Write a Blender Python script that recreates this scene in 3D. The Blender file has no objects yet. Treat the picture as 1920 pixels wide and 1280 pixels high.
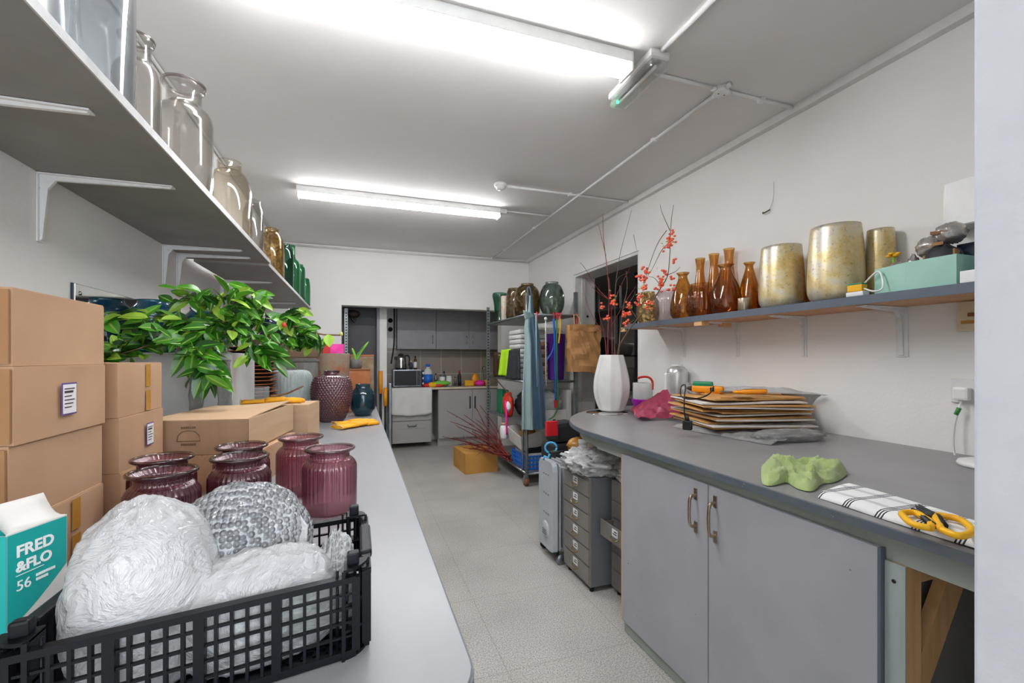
import bpy, bmesh, math, random
from mathutils import Vector, Matrix, noise
EXPOSURE, TUBE_STRENGTH, DAYLIGHT, FRONT_FILL = 1.42, 22.0, 42.0, 14.0
S = bpy.context.scene
COL = S.collection
# ------------------------------------------------------------------ camera, world, lights, exposure
F, CX, VY, CAMZ, YAW = 841.0, 960.0, 670.0, 1.35, math.radians(19.0)
SN, CS = math.sin(YAW), math.cos(YAW)
cam = bpy.data.cameras.new('camera')
cam.sensor_width = 36.0
cam.lens = F / 1920 * 36
cam.shift_y = (VY - 640) / 1920
cam.clip_start = 0.02
camo = bpy.data.objects.new('camera', cam)
camo.location = (0, 0, CAMZ)
camo.rotation_euler = (math.pi / 2, 0, -YAW)
COL.objects.link(camo)
S.camera = camo
S.view_settings.view_transform = 'Standard'
S.view_settings.look = 'None'
S.view_settings.gamma = 1.0
S.view_settings.use_curve_mapping = False
S.view_settings.exposure = EXPOSURE
S.cycles.use_denoising = True
S.cycles.max_bounces = 10
S.cycles.diffuse_bounces = 6
S.cycles.glossy_bounces = 4
S.cycles.transparent_max_bounces = 40
w = bpy.data.worlds.new('world')
S.world = w
w.use_nodes = True
bgn = w.node_tree.nodes['Background']
bgn.inputs[0].default_value = (0.75, 0.85, 1.0, 1)
bgn.inputs[1].default_value = 0.6
TUBE = TUBE_STRENGTH          # emission of the two ceiling battens

def area(name, loc, rot, sx, sy, power, col):
    l = bpy.data.lights.new(name, 'AREA')
    l.shape = 'RECTANGLE'; l.size = sx; l.size_y = sy; l.energy = power; l.color = col
    o = bpy.data.objects.new(name, l); o.location = loc; o.rotation_euler = rot
    COL.objects.link(o); return o
# two added fills, then daylight coming through the shop front behind the camera
area('front_room_fill', (.7, -1.5, 2.72), (0, 0, 0), 2.2, .5, FRONT_FILL, (1.0, .98, .95))  # unseen ceiling fill added behind the camera to even out the room
area('store_room_fill', (4.3, 5.2, 2.55), (0, 0, 0), .6, .6, 5.0, (1.0, .97, .92))  # added fill that lifts the black store room, no lamp seen there
area('shopfront_daylight', (0.6, -3.6, 1.5), (math.radians(90), 0, 0), 2.9, 2.2, DAYLIGHT, (0.86, 0.92, 1.0))

# ------------------------------------------------------------------ helpers
def P(u, v, d):                      # point at depth d along the camera axis
    a = (u - CX) / F * d
    return Vector((a * CS + d * SN, -a * SN + d * CS, CAMZ - (v - VY) / F * d))
def G(u, v, z):                      # point on the plane at height z
    return P(u, v, F * (CAMZ - z) / (v - VY))
def lin(c):
    if isinstance(c, str):
        c = [int(c[i:i + 2], 16) / 255 for i in (0, 2, 4)]
    return tuple((x / 12.92 if x <= .04045 else ((x + .055) / 1.055) ** 2.4) for x in c) + (1.0,)

def nt(name):
    m = bpy.data.materials.new(name); m.use_nodes = True
    t = m.node_tree; t.nodes.clear()
    return m, t, t.nodes.new('ShaderNodeOutputMaterial')
def N(t, kind, ins=None, **kw):
    n = t.nodes.new('ShaderNode' + kind)
    for k, v in kw.items(): setattr(n, k, v)
    for k, v in (ins or {}).items(): n.inputs[k].default_value = v
    return n
def texco(t, scale=(1, 1, 1), gen='Object'):
    c = N(t, 'TexCoord'); m = N(t, 'Mapping'); m.inputs['Scale'].default_value = scale
    t.links.new(c.outputs[gen], m.inputs['Vector']); return m.outputs[0]
MATS = {}
def mat(name, col, rough=.5, metal=0., col2=None, scale=8., stretch=(1, 1, 1), lo=.35, hi=.65, bump=0., bscale=None, spec=.5,
        detail=4., sheen=0., trans=0., alpha=1., spots=None, sscale=30., slo=.70):
    """procedural principled material; col2 mottles the colour through noise, bump is a noise bump"""
    m, t, out = nt(name)
    b = N(t, 'BsdfPrincipled', {'Base Color': lin(col), 'Roughness': rough, 'Metallic': metal, 'Specular IOR Level': spec, 'Alpha': alpha})
    if sheen: b.inputs['Sheen Weight'].default_value = sheen
    if trans: b.inputs['Transmission Weight'].default_value = trans
    L = t.links.new
    L(b.outputs[0], out.inputs[0])
    co = texco(t, stretch)
    n = N(t, 'TexNoise', {'Scale': scale, 'Detail': detail, 'Roughness': .6})
    L(co, n.inputs['Vector'])
    if col2 is None:
        c = lin(col); col2l = tuple(x * .9 for x in c[:3]) + (1,)
    else: col2l = lin(col2)
    r = N(t, 'ValToRGB'); r.color_ramp.elements[0].position = lo; r.color_ramp.elements[1].position = hi
    r.color_ramp.elements[0].color = lin(col); r.color_ramp.elements[1].color = col2l
    L(n.outputs[0], r.inputs[0]); L(r.outputs[0], b.inputs['Base Color'])
    if spots:                        # small scuffs and chips
        n3 = N(t, 'TexNoise', {'Scale': sscale, 'Detail': 3., 'Roughness': .7}); L(co, n3.inputs['Vector'])
        r3 = N(t, 'MapRange', {1: slo, 2: slo + .03, 3: 0., 4: .8}); L(n3.outputs[0], r3.inputs[0])
        m3 = N(t, 'Mix', data_type='RGBA'); L(r3.outputs[0], m3.inputs[0]); L(r.outputs[0], m3.inputs[6]); m3.inputs[7].default_value = lin(spots); L(m3.outputs[2], b.inputs['Base Color'])
    if bump:
        n2 = N(t, 'TexNoise', {'Scale': bscale or scale, 'Detail': 5., 'Roughness': .6}); L(co, n2.inputs['Vector'])
        bp = N(t, 'Bump', {'Strength': bump, 'Distance': .01}); L(n2.outputs[0], bp.inputs['Height']); L(bp.outputs[0], b.inputs['Normal'])
    MATS[name] = m
    return m
def glass(name, tint, edge=None, refl=1., rough=.02, mott=None, cover=0., body=None, body_amt=0., mscale=30., mlo=.5, mhi=.56):
    """thin-walled glass: tinted see-through wall with a grazing-angle reflection; mott adds opaque flecks, body a milky share"""
    m, t, out = nt(name); L = t.links.new
    lw = N(t, 'LayerWeight', {'Blend': .5})
    mixc = N(t, 'Mix', data_type='RGBA')
    pw = N(t, 'Math', {1: 2.2}, operation='POWER'); L(lw.outputs['Facing'], pw.inputs[0])
    L(pw.outputs[0], mixc.inputs[0])
    mixc.inputs[6].default_value = tuple(x ** .34 for x in lin(tint)); mixc.inputs[7].default_value = tuple(x ** .42 for x in lin(edge or tint))   # four walls are crossed per vessel
    tr = N(t, 'BsdfTransparent'); L(mixc.outputs[2], tr.inputs[0])
    gl = N(t, 'BsdfGlossy', {'Roughness': rough})
    p5 = N(t, 'Math', {1: 5.}, operation='POWER'); L(lw.outputs['Facing'], p5.inputs[0])
    ma = N(t, 'Math', {1: .9 * refl, 2: .045 * refl}, operation='MULTIPLY_ADD', use_clamp=True); L(p5.outputs[0], ma.inputs[0])
    cur = tr.outputs[0]
    if body:
        df = N(t, 'BsdfPrincipled', {'Base Color': lin(body), 'Roughness': .3})
        mb = N(t, 'MixShader', {0: body_amt}); L(cur, mb.inputs[1]); L(df.outputs[0], mb.inputs[2]); cur = mb.outputs[0]
    if mott:
        df2 = N(t, 'BsdfPrincipled', {'Base Color': lin(mott), 'Roughness': .25, 'Metallic': .4})
        nn = N(t, 'TexNoise', {'Scale': mscale, 'Detail': 5., 'Roughness': .65}); L(texco(t), nn.inputs['Vector'])
        rr = N(t, 'MapRange', {1: mlo, 2: mhi, 3: 0., 4: cover}); L(nn.outputs[0], rr.inputs[0])
        mm = N(t, 'MixShader'); L(rr.outputs[0], mm.inputs[0]); L(cur, mm.inputs[1]); L(df2.outputs[0], mm.inputs[2]); cur = mm.outputs[0]
    mx = N(t, 'MixShader'); L(ma.outputs[0], mx.inputs[0]); L(cur, mx.inputs[1]); L(gl.outputs[0], mx.inputs[2])
    L(mx.outputs[0], out.inputs[0]); MATS[name] = m
    return m
def film(name, col, opac, rough=.2, bscale=40., bump=.6, bubbles=0., crease=0.):
    """crumpled or bubbled clear plastic film"""
    m, t, out = nt(name); L = t.links.new
    b = N(t, 'BsdfPrincipled', {'Base Color': lin(col), 'Roughness': rough, 'Specular IOR Level': .8})
    tr = N(t, 'BsdfTransparent', {0: (.97, .97, .97, 1)})
    mx = N(t, 'MixShader'); L(tr.outputs[0], mx.inputs[1]); L(b.outputs[0], mx.inputs[2]); L(mx.outputs[0], out.inputs[0])
    co = texco(t)
    n = N(t, 'TexNoise', {'Scale': bscale, 'Detail': 6., 'Roughness': .65, 'Distortion': 1.5}); L(co, n.inputs['Vector'])
    h = n.outputs[0]
    if bubbles:
        v = N(t, 'TexVoronoi', {'Scale': bubbles}); v.inputs['Randomness'].default_value = .15; L(co, v.inputs['Vector'])
        mr = N(t, 'MapRange', {1: .25, 2: .6, 3: 1., 4: 0.}); L(v.outputs['Distance'], mr.inputs[0])
        ad = N(t, 'Math', {1: 1.}, operation='MULTIPLY_ADD'); L(mr.outputs[0], ad.inputs[0]); ad.inputs[1].default_value = 1.2; L(h, ad.inputs[2]); h = ad.outputs[0]
        fr = N(t, 'MapRange', {1: .0, 2: 1., 3: opac, 4: opac * .62}); L(mr.outputs[0], fr.inputs[0])
    else:
        fr = N(t, 'MapRange', {1: .3, 2: .7, 3: opac * .88, 4: min(1., opac * 1.1)}); L(n.outputs[0], fr.inputs[0])
    if crease:                       # stretched facets of crumpled film
        v = N(t, 'TexVoronoi', {'Scale': crease}, feature='F1'); wv = N(t, 'Mix', data_type='RGBA'); wv.inputs[0].default_value = .12
        L(co, wv.inputs[6]); L(n.outputs['Color'], wv.inputs[7]); L(wv.outputs[2], v.inputs['Vector'])
        v2 = N(t, 'TexVoronoi', {'Scale': crease * 2.7}, feature='F1'); L(wv.outputs[2], v2.inputs['Vector'])
        a2 = N(t, 'Math', {1: .5}, operation='MULTIPLY_ADD'); L(v2.outputs['Distance'], a2.inputs[0]); L(v.outputs['Distance'], a2.inputs[2])
        a3 = N(t, 'Math', {1: .3}, operation='MULTIPLY_ADD'); L(h, a3.inputs[0]); L(a2.outputs[0], a3.inputs[2]); h = a3.outputs[0]
    L(fr.outputs[0], mx.inputs[0])
    bp = N(t, 'Bump', {'Strength': bump, 'Distance': .01}); L(h, bp.inputs['Height']); L(bp.outputs[0], b.inputs['Normal'])
    MATS[name] = m
    return m
def emis(name, col, strength):
    m, t, out = nt(name)
    e = N(t, 'Emission', {'Color': lin(col), 'Strength': strength}); t.links.new(e.outputs[0], out.inputs[0]); MATS[name] = m
    return m

class MB:
    def __init__(s): s.v = []; s.f = []; s.m = []; s.sm = []; s.mi = 0; s.smooth = False
    def add(s, vs, fs, smooth=None):
        o = len(s.v); s.v += [tuple(x) for x in vs]
        for f in fs: s.f.append([i + o for i in f]); s.m.append(s.mi); s.sm.append(s.smooth if smooth is None else smooth)
        return s
    def mat(s, i): s.mi = i; return s
    def box(s, x0, x1, y0, y1, z0, z1, M=None):
        vs = [Vector(p) for p in ((x0, y0, z0), (x1, y0, z0), (x1, y1, z0), (x0, y1, z0), (x0, y0, z1), (x1, y0, z1), (x1, y1, z1), (x0, y1, z1))]
        if M is not None: vs = [M @ p for p in vs]
        return s.add(vs, [(0, 3, 2, 1), (4, 5, 6, 7), (0, 1, 5, 4), (1, 2, 6, 5), (2, 3, 7, 6), (3, 0, 4, 7)], False)
    def bbox(s, x0, x1, y0, y1, z0, z1, c=.004, M=None):
        """box with bevelled vertical and horizontal edges"""
        b = bmesh.new(); bmesh.ops.create_cube(b, size=1)
        for v in b.verts: v.co = Vector(((x0 + x1) / 2 + v.co.x * (x1 - x0), (y0 + y1) / 2 + v.co.y * (y1 - y0), (z0 + z1) / 2 + v.co.z * (z1 - z0)))
        bmesh.ops.bevel(b, geom=b.edges[:], offset=c, segments=2, affect='EDGES', profile=.6)
        return s.bm(b, M)
    def bm(s, b, M=None, smooth=None):
        b.verts.index_update()
        vs = [(M @ v.co if M is not None else v.co.copy()) for v in b.verts]
        s.add(vs, [[v.index for v in f.verts] for f in b.faces], smooth); b.free(); return s
    def prism(s, poly, z0, z1, M=None):
        n = len(poly); vs = [Vector((p[0], p[1], z0)) for p in poly] + [Vector((p[0], p[1], z1)) for p in poly]
        if M is not None: vs = [M @ p for p in vs]
        return s.add(vs, [list(range(n))[::-1], list(range(n, 2 * n))] + [(i, (i + 1) % n, (i + 1) % n + n, i + n) for i in range(n)], False)
    def tube(s, pts, r, n=8, cap=True):
        pts = [Vector(p) for p in pts]
        if len(pts) < 2: return s
        rs = r if isinstance(r, (list, tuple)) else [r] * len(pts)
        vs = []; up = None
        for i, p in enumerate(pts):
            d = (pts[min(i + 1, len(pts) - 1)] - pts[max(i - 1, 0)]).normalized()
            if up is None: up = d.orthogonal().normalized()
            else:
                up = (up - d * up.dot(d))
                up = up.normalized() if up.length > 1e-6 else d.orthogonal().normalized()
            sd = d.cross(up)
            for k in range(n):
                a = 2 * math.pi * k / n
                vs.append(p + (up * math.cos(a) + sd * math.sin(a)) * rs[i])
        fs = [(i * n + k, i * n + (k + 1) % n, (i + 1) * n + (k + 1) % n, (i + 1) * n + k) for i in range(len(pts) - 1) for k in range(n)]
        if cap: fs += [list(range(n))[::-1], list(range((len(pts) - 1) * n, len(pts) * n))]
        return s.add(vs, fs, True)
    def lathe(s, prof, n=32, c=(0, 0, 0), rib=None, M=None, fn=None):
        """prof = [(r, z)...]; rib = (count, amp) fluting; fn(a, z, r) -> r"""
        vs = []; c = Vector(c)
        for (r, z) in prof:
            for k in range(n):
                a = 2 * math.pi * k / n; rr = r
                if rib: rr = r * (1 + rib[1] * math.cos(rib[0] * a) * min(1, r * 30))
                if fn: rr = fn(a, z, rr)
                p = c + Vector((rr * math.cos(a), rr * math.sin(a), z)); vs.append(M @ p if M is not None else p)
        m = len(prof)
        fs = [(i * n + k, i * n + (k + 1) % n, (i + 1) * n + (k + 1) % n, (i + 1) * n + k) for i in range(m - 1) for k in range(n)]
        if prof[0][0] > 1e-5: fs.append(list(range(n))[::-1])
        if prof[-1][0] > 1e-5: fs.append(list(range((m - 1) * n, m * n)))
        return s.add(vs, fs, True)
    def grid(s, fn, nu, nv, th=0., smooth=True):
        """sheet fn(i/nu, j/nv); th gives it a second side"""
        W = nu + 1
        vs = [Vector(fn(i / nu, j / nv)) for j in range(nv + 1) for i in range(W)]
        fs = [(j * W + i, j * W + i + 1, (j + 1) * W + i + 1, (j + 1) * W + i) for j in range(nv) for i in range(nu)]
        if th:
            nr = [Vector() for _ in vs]
            for f in fs:
                n_ = (vs[f[1]] - vs[f[0]]).cross(vs[f[3]] - vs[f[0]])
                if n_.length > 0: n_.normalize()
                for i in f: nr[i] += n_
            o = len(vs); vs2 = [p - (q.normalized() * th if q.length else Vector((0, 0, th))) for p, q in zip(vs, nr)]
            f2 = [tuple(i + o for i in f[::-1]) for f in fs]
            rim = [i for i in range(W)] + [j * W + nu for j in range(1, nv + 1)] + [nv * W + i for i in range(nu - 1, -1, -1)] + [j * W for j in range(nv - 1, 0, -1)]
            f3 = [(rim[(k + 1) % len(rim)], rim[k], rim[k] + o, rim[(k + 1) % len(rim)] + o) for k in range(len(rim))]
            return s.add(vs + vs2, fs + f2 + f3, smooth)
        return s.add(vs, fs, smooth)
    def build(s, name, m, parent=None, loc=None, rz=0, sub=0):
        me = bpy.data.meshes.new(name); me.from_pydata(s.v, [], s.f)
        ms = m if isinstance(m, (list, tuple)) else [m]
        for x in ms: me.materials.append(MATS[x] if isinstance(x, str) else x)
        me.polygons.foreach_set('material_index', s.m); me.polygons.foreach_set('use_smooth', s.sm); me.update()
        o = bpy.data.objects.new(name, me); COL.objects.link(o)
        if parent is not None: o.parent = parent
        if loc is not None: o.location = loc; o.rotation_euler = (0, 0, rz)
        if sub:
            d = o.modifiers.new('smooth', 'SUBSURF'); d.levels = sub; d.render_levels = sub
        return o
def tag(o, label, cat, group=None, kind=None):
    o['label'] = label; o['category'] = cat
    if group: o['group'] = group
    if kind: o['kind'] = kind
    return o
def thing(name, label, cat, loc=(0, 0, 0), rz=0, group=None):
    o = bpy.data.objects.new(name, None); o.empty_display_size = .05; COL.objects.link(o)
    o.location = loc; o.rotation_euler = (0, 0, rz); return tag(o, label, cat, group)
def struct(name, mb, m):
    o = mb.build(name, m); o['kind'] = 'structure'; return o
def dup(root, label, loc, rz=0, group=None, scale=None):
    r = root.copy(); COL.objects.link(r); r.location = loc; r.rotation_euler = (0, 0, rz); r['label'] = label
    if group: r['group'] = group
    if scale: r.scale = scale
    for ch in list(root.children):
        c = ch.copy(); COL.objects.link(c); c.parent = r
        for g in list(ch.children):
            d = g.copy(); COL.objects.link(d); d.parent = c
    return r
def text(s_, size, M, m, name='lettering', parent=None, ext=.0004, ax='LEFT', bold=0.):
    c = bpy.data.curves.new('t', 'FONT'); c.body = s_; c.size = size; c.extrude = ext; c.align_x = ax; c.offset = bold
    o = bpy.data.objects.new('t', c); COL.objects.link(o)
    dg = bpy.context.evaluated_depsgraph_get(); dg.update()
    me = bpy.data.meshes.new_from_object(o.evaluated_get(dg)); bpy.data.objects.remove(o); bpy.data.curves.remove(c)
    me.transform(M); me.materials.clear(); me.materials.append(MATS[m])
    o = bpy.data.objects.new(name, me); COL.objects.link(o)
    if parent is not None: o.parent = parent
    return o
def frame(o, x, y):                  # matrix with local x, y axes and origin
    x = Vector(x).normalized(); y = Vector(y).normalized(); z = x.cross(y).normalized(); y = z.cross(x)
    return Matrix(((x.x, y.x, z.x, o[0]), (x.y, y.y, z.y, o[1]), (x.z, y.z, z.z, o[2]), (0, 0, 0, 1)))
def RZ(a): return Matrix.Rotation(a, 4, 'Z')
def T(x, y, z): return Matrix.Translation((x, y, z))
def nz(p, s, seed=0): return noise.noise(Vector(p) * s + Vector((seed * 7.3, seed * 3.1, seed * 5.7)))
def rid(p, s, seed=0): return 1 - 2 * abs(nz(p, s, seed))
def blob(mb, c, r, amp=.1, fs=3., seed=0, n=40, m=24, floor=None, power=2., rz=0, ridge=.6):
    """closed crumpled lump: super-ellipsoid with ridged noise; floor flattens the underside"""
    c = Vector(c); vs = []; R = RZ(rz)
    for j in range(m + 1):
        ph = math.pi * j / m - math.pi / 2
        for i in range(n):
            th = 2 * math.pi * i / n
            d = Vector((math.cos(ph) * math.cos(th), math.cos(ph) * math.sin(th), math.sin(ph)))
            k = 1 / (abs(d.x) ** power + abs(d.y) ** power + abs(d.z) ** power) ** (1 / power)
            q = d * k
            a = 1 + amp * (ridge * rid(q, fs, seed) + (1 - ridge) * nz(q, fs * 2.3, seed + 1) + .35 * rid(q, fs * 3.1, seed + 2))
            p = R @ Vector((q.x * r[0] * a, q.y * r[1] * a, q.z * r[2] * a)) + c
            if floor is not None and p.z < floor: p.z = floor
            vs.append(p)
    fs_ = [(j * n + i, j * n + (i + 1) % n, (j + 1) * n + (i + 1) % n, (j + 1) * n + i) for j in range(m) for i in range(n)]
    return mb.add(vs, fs_, True)
def wall_prof(outer, th=.004):
    """vessel profile: outer line from the base centre to the rim, then back down the inside"""
    o = [(0, outer[0][1])] + list(outer)
    inn = [(max(r - th, .001), max(z, outer[0][1] + th * 1.6)) for r, z in outer[::-1]]
    return o + inn + [(0, inn[-1][1])]
def smoothp(pts, k=3):
    """Catmull-Rom refinement of a profile"""
    out = []
    for i in range(len(pts) - 1):
        p0 = pts[max(i - 1, 0)]; p1 = pts[i]; p2 = pts[i + 1]; p3 = pts[min(i + 2, len(pts) - 1)]
        for j in range(k):
            t = j / k
            out.append(tuple(.5 * (2 * p1[a] + (p2[a] - p0[a]) * t + (2 * p0[a] - 5 * p1[a] + 4 * p2[a] - p3[a]) * t * t + (3 * p1[a] - p0[a] - 3 * p2[a] + p3[a]) * t ** 3) for a in range(len(p1))))
    out.append(tuple(pts[-1])); return out
def curve3(pts, k=6): return [Vector(p) for p in smoothp([tuple(p) for p in pts], k)]
# ------------------------------------------------------------------ materials
def floor_mat():
    m, t, out = nt('vinyl_floor'); L = t.links.new
    b = N(t, 'BsdfPrincipled', {'Roughness': .42, 'Specular IOR Level': .4}); L(b.outputs[0], out.inputs[0])
    co = texco(t)
    n = N(t, 'TexNoise', {'Scale': 160., 'Detail': 3.}); L(co, n.inputs['Vector'])
    r = N(t, 'ValToRGB'); e = r.color_ramp.elements
    e[0].position = .36; e[0].color = lin('918e88'); e[1].position = .62; e[1].color = lin('c9c6bf'); L(n.outputs[0], r.inputs[0])
    n2 = N(t, 'TexNoise', {'Scale': 2.2, 'Detail': 5.}); L(co, n2.inputs['Vector'])
    r2 = N(t, 'MapRange', {1: .3, 2: .7, 3: .82, 4: 1.04}); L(n2.outputs[0], r2.inputs[0])
    mx = N(t, 'Mix', data_type='RGBA', blend_type='MULTIPLY'); mx.inputs[0].default_value = 1
    L(r.outputs[0], mx.inputs[6]); L(r2.outputs[0], mx.inputs[7])
    br = N(t, 'TexBrick', {'Scale': 1., 'Mortar Size': .0022, 'Brick Width': .61, 'Row Height': .61, 'Color1': (1, 1, 1, 1), 'Color2': (.96, .96, .95, 1), 'Mortar': (.72, .7, .66, 1)})
    br.offset = 0.; L(co, br.inputs['Vector'])
    m2 = N(t, 'Mix', data_type='RGBA', blend_type='MULTIPLY'); m2.inputs[0].default_value = .75
    L(mx.outputs[2], m2.inputs[6]); L(br.outputs[0], m2.inputs[7]); L(m2.outputs[2], b.inputs['Base Color'])
    MATS['floor'] = m
def tile_mat():
    m, t, out = nt('beige_tiles'); L = t.links.new
    b = N(t, 'BsdfPrincipled', {'Roughness': .3}); L(b.outputs[0], out.inputs[0])
    mp = N(t, 'Mapping'); c = N(t, 'TexCoord'); L(c.outputs['Object'], mp.inputs[0]); mp.inputs['Rotation'].default_value = (math.pi / 2, 0, 0); mp.inputs['Location'].default_value = (.05, .0, 0)
    br = N(t, 'TexBrick', {'Scale': 1., 'Mortar Size': .004, 'Brick Width': .34, 'Row Height': .36, 'Color1': lin('9a8f82'), 'Color2': lin('93887b'), 'Mortar': lin('c9c3ba')})
    br.offset = 0.; L(mp.outputs[0], br.inputs['Vector']); L(br.outputs[0], b.inputs['Base Color']); MATS['tile'] = m
def mercury_mat():
    m, t, out = nt('worn_gold_glass'); L = t.links.new
    b = N(t, 'BsdfPrincipled', {'Roughness': .34, 'Metallic': .5, 'Specular IOR Level': .6}); L(b.outputs[0], out.inputs[0])
    co = texco(t)
    n = N(t, 'TexNoise', {'Scale': 5., 'Detail': 8., 'Roughness': .68, 'Distortion': .6}); L(co, n.inputs['Vector'])
    r = N(t, 'ValToRGB'); e = r.color_ramp.elements; e[0].position = .36; e[0].color = lin('cdb06f'); e[1].position = .70; e[1].color = lin('8d8a84')
    for p, c in ((.46, 'd8c798'), (.53, 'd3cab4'), (.62, 'bdbab2')):
        q = r.color_ramp.elements.new(p); q.color = lin(c)
    L(n.outputs[0], r.inputs[0])
    n2 = N(t, 'TexNoise', {'Scale': 60., 'Detail': 5., 'Roughness': .75}); L(co, n2.inputs['Vector'])
    r2 = N(t, 'MapRange', {1: .56, 2: .68, 3: 1., 4: .45}); L(n2.outputs[0], r2.inputs[0])
    mx = N(t, 'Mix', data_type='RGBA', blend_type='MULTIPLY'); mx.inputs[0].default_value = 1.; L(r.outputs[0], mx.inputs[6]); L(r2.outputs[0], mx.inputs[7]); L(mx.outputs[2], b.inputs['Base Color'])
    bp = N(t, 'Bump', {'Strength': .12, 'Distance': .01}); L(n2.outputs[0], bp.inputs['Height']); L(bp.outputs[0], b.inputs['Normal'])
    MATS['mercury'] = m
def wood_mat(name, c1, c2, rough=.6, sc=(1, 1, 14), s=3.):
    mat(name, c1, rough, col2=c2, scale=s, stretch=sc, lo=.3, hi=.7, detail=6., bump=.08)
floor_mat(); tile_mat()
mat('wall', 'ebe9e6', .75, col2='e6e4e0', scale=1.5, bump=.12, bscale=60.)
mat('ceiling', 'dedcda', .8, col2='d8d6d3', scale=1.2, bump=.08, bscale=40.)
mat('jamb', 'cdd0d7', .6, col2='c0c4cc', scale=9., lo=.45, hi=.9, bump=.25, bscale=14.)
mat('white_gloss', 'e6e6e4', .35)
mat('white_paint', 'dddcd8', .5, bump=.05)
mat('plastic_white', 'e9e9e7', .4)
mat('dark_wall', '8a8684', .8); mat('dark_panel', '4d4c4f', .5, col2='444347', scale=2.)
mat('table_top', '97989b', .3, col2='8c8d90', scale=5., stretch=(1, .4, 1), lo=.3, hi=.75, bump=.03, bscale=25.)
mat('table_edge', '5c6166', .5)
mat('bench_top', '8c8c8d', .33, col2='828283', scale=3., bump=.03, bscale=20.)
mat('bench_edge', '59626b', .5, col2='6c6f70', scale=14., lo=.5, hi=.85, spots='b0a79b', sscale=34., slo=.69)
mat('shelf_grey', '8d8b87', .55, col2='82807c', scale=4.)
mat('shelf_edge', 'c4c4c3', .5, col2='a5a5a4', scale=14., lo=.45, hi=.8)
mat('bracket', 'dfdfde', .4, col2='c7c6c3', scale=30., lo=.5, hi=.9)
mat('cab_grey', 'aaabb2', .45, col2='a1a2a9', scale=3.5, bump=.03, bscale=30., spots='5f5f66', sscale=26., slo=.715)
mat('cab_edge', '5c6572', .5)
mat('pale_green', 'a5ada4', .6, col2='8f938a', scale=7., stretch=(1, .3, 1), lo=.4, hi=.8, bump=.1)
mat('mint_timber', 'aab7b4', .6, col2='98a5a3', scale=9., stretch=(6, 6, .5), lo=.35, hi=.8, bump=.08)
wood_mat('pine', 'e2b684', 'cb9a64', sc=(12, 12, 1)); wood_mat('chipboard', 'd0a077', 'b98961', sc=(1, 1, 1), s=9.)
wood_mat('brown_wood', '7d6046', '5d4633', sc=(1, 10, 10)); wood_mat('rust_wood', '9a5f33', '7b4522', sc=(3, 1, 3))
mat('kraft', 'bf9b7c', .75, col2='b28e70', scale=2.5, bump=.18, bscale=5., spec=.2)
mat('kraft_dark', 'a47d58', .8, col2='966f4c', scale=3., spec=.2); mat('kraft_orange', 'c8944f', .8, col2='b3803f', scale=3., bump=.15, spec=.2)
mat('kraft_pale', 'c7a98a', .8, col2='bc9c7b', scale=2., stretch=(1, 1, 12), spec=.2); mat('kraft_front', 'a98b70', .8, col2='9f8167', scale=2., stretch=(10, 1, 1), spec=.2)
mat('tape', 'b27c2f', .25, col2='c08c40', scale=20.); mat('card_edge', '9d7b50', .9); mat('card_white', 'dcd9d4', .7)
mat('paper_bag', 'cf9b66', .65, col2='bd8a55', scale=5., bump=.25, bscale=9.)
mat('paper', 'f0efee', .6); mat('ink', '3a3436', .7); mat('ink_brown', '6d5340', .8); mat('purple_ink', '6a4a8e', .6); mat('ink_blue', '3d4a70', .6)
mat('black_plastic', '0b0c12', .42, col2='0e0f16', scale=20., spec=.2); mat('black', '141416', .5); mat('charcoal', '2c2e31', .6); mat('rubber', '1c1c1e', .8)
mat('dark_metal', '3b4146', .45, metal=.4); mat('chrome', 'c8c8c6', .15, metal=1.); mat('steel', '9da1a4', .32, metal=.85, col2='80858a', scale=5.)
mat('galv', 'a0a5a6', .42, metal=.75, col2='85898b', scale=16.); mat('brass', '9a8258', .35, metal=.9)
mat('dusty_chrome', 'b8a894', .3, metal=.9, col2='8d7c68', scale=9.)
mat('teal', '11a39d', .5, col2='109b96', scale=2.); mat('teal_print', 'f3f5f4', .5)
mat('leaf1', '2f6d17', .28, col2='265c14', scale=14., spec=.6); mat('leaf2', '4f9423', .28, col2='3f7f1d', scale=14., spec=.6)
mat('leaf3', '9dbf3c', .4, col2='82ab30', scale=12.); mat('leaf4', '1f4a14', .3, spec=.6, col2='193d11', scale=14.); mat('rib_leaf', '86ad45', .5)
mat('twig', '76593d', .75, col2='5e472f', scale=30.); mat('red_twig', '8b2a2c', .45, col2='6c2226', scale=14.); mat('dark_red_twig', '7c2119', .45, col2='5d1a16', scale=12.); mat('grey_twig', '6d5c4d', .8)
mat('bud', 'bfc26a', .5); mat('pink', 'c64f9c', .5); mat('blossom', 'f4754a', .55, col2='ee5c4e', scale=40., lo=.4, hi=.6); mat('blossom_heart', 'e8b13a', .6)
mat('red', 'd3232b', .45); mat('scarlet', 'e33a22', .5); mat('yellow', 'f6bd0c', .5, col2='eaa70a', scale=9., bump=.1); mat('orange', 'f39a10', .45); mat('glove', 'f5b015', .75, col2='e29a0e', scale=7., bump=.2)
mat('hotpink', 'f01d9b', .5, col2='ff49b4', scale=7., lo=.45, hi=.6); mat('magenta', 'b517b8', .35); mat('crimson', 'a8405c', .45, col2='96344f', scale=5., bump=.2)
mat('lime', 'aee01d', .7, bump=.15); mat('lime2', '7fc744', .6); mat('green', '12875a', .4); mat('green_cloth', 'a8bb78', .95, col2='8fa262', scale=3.5, lo=.4, hi=.75, bump=.4, bscale=160., sheen=.3)
mat('green_hose', '3b8d41', .4); mat('blue', '1c66c9', .45); mat('blue_crate', '1f73d8', .4); mat('sky_blue', '4aa9dd', .45); mat('purple', '571f8d', .4)
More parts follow.
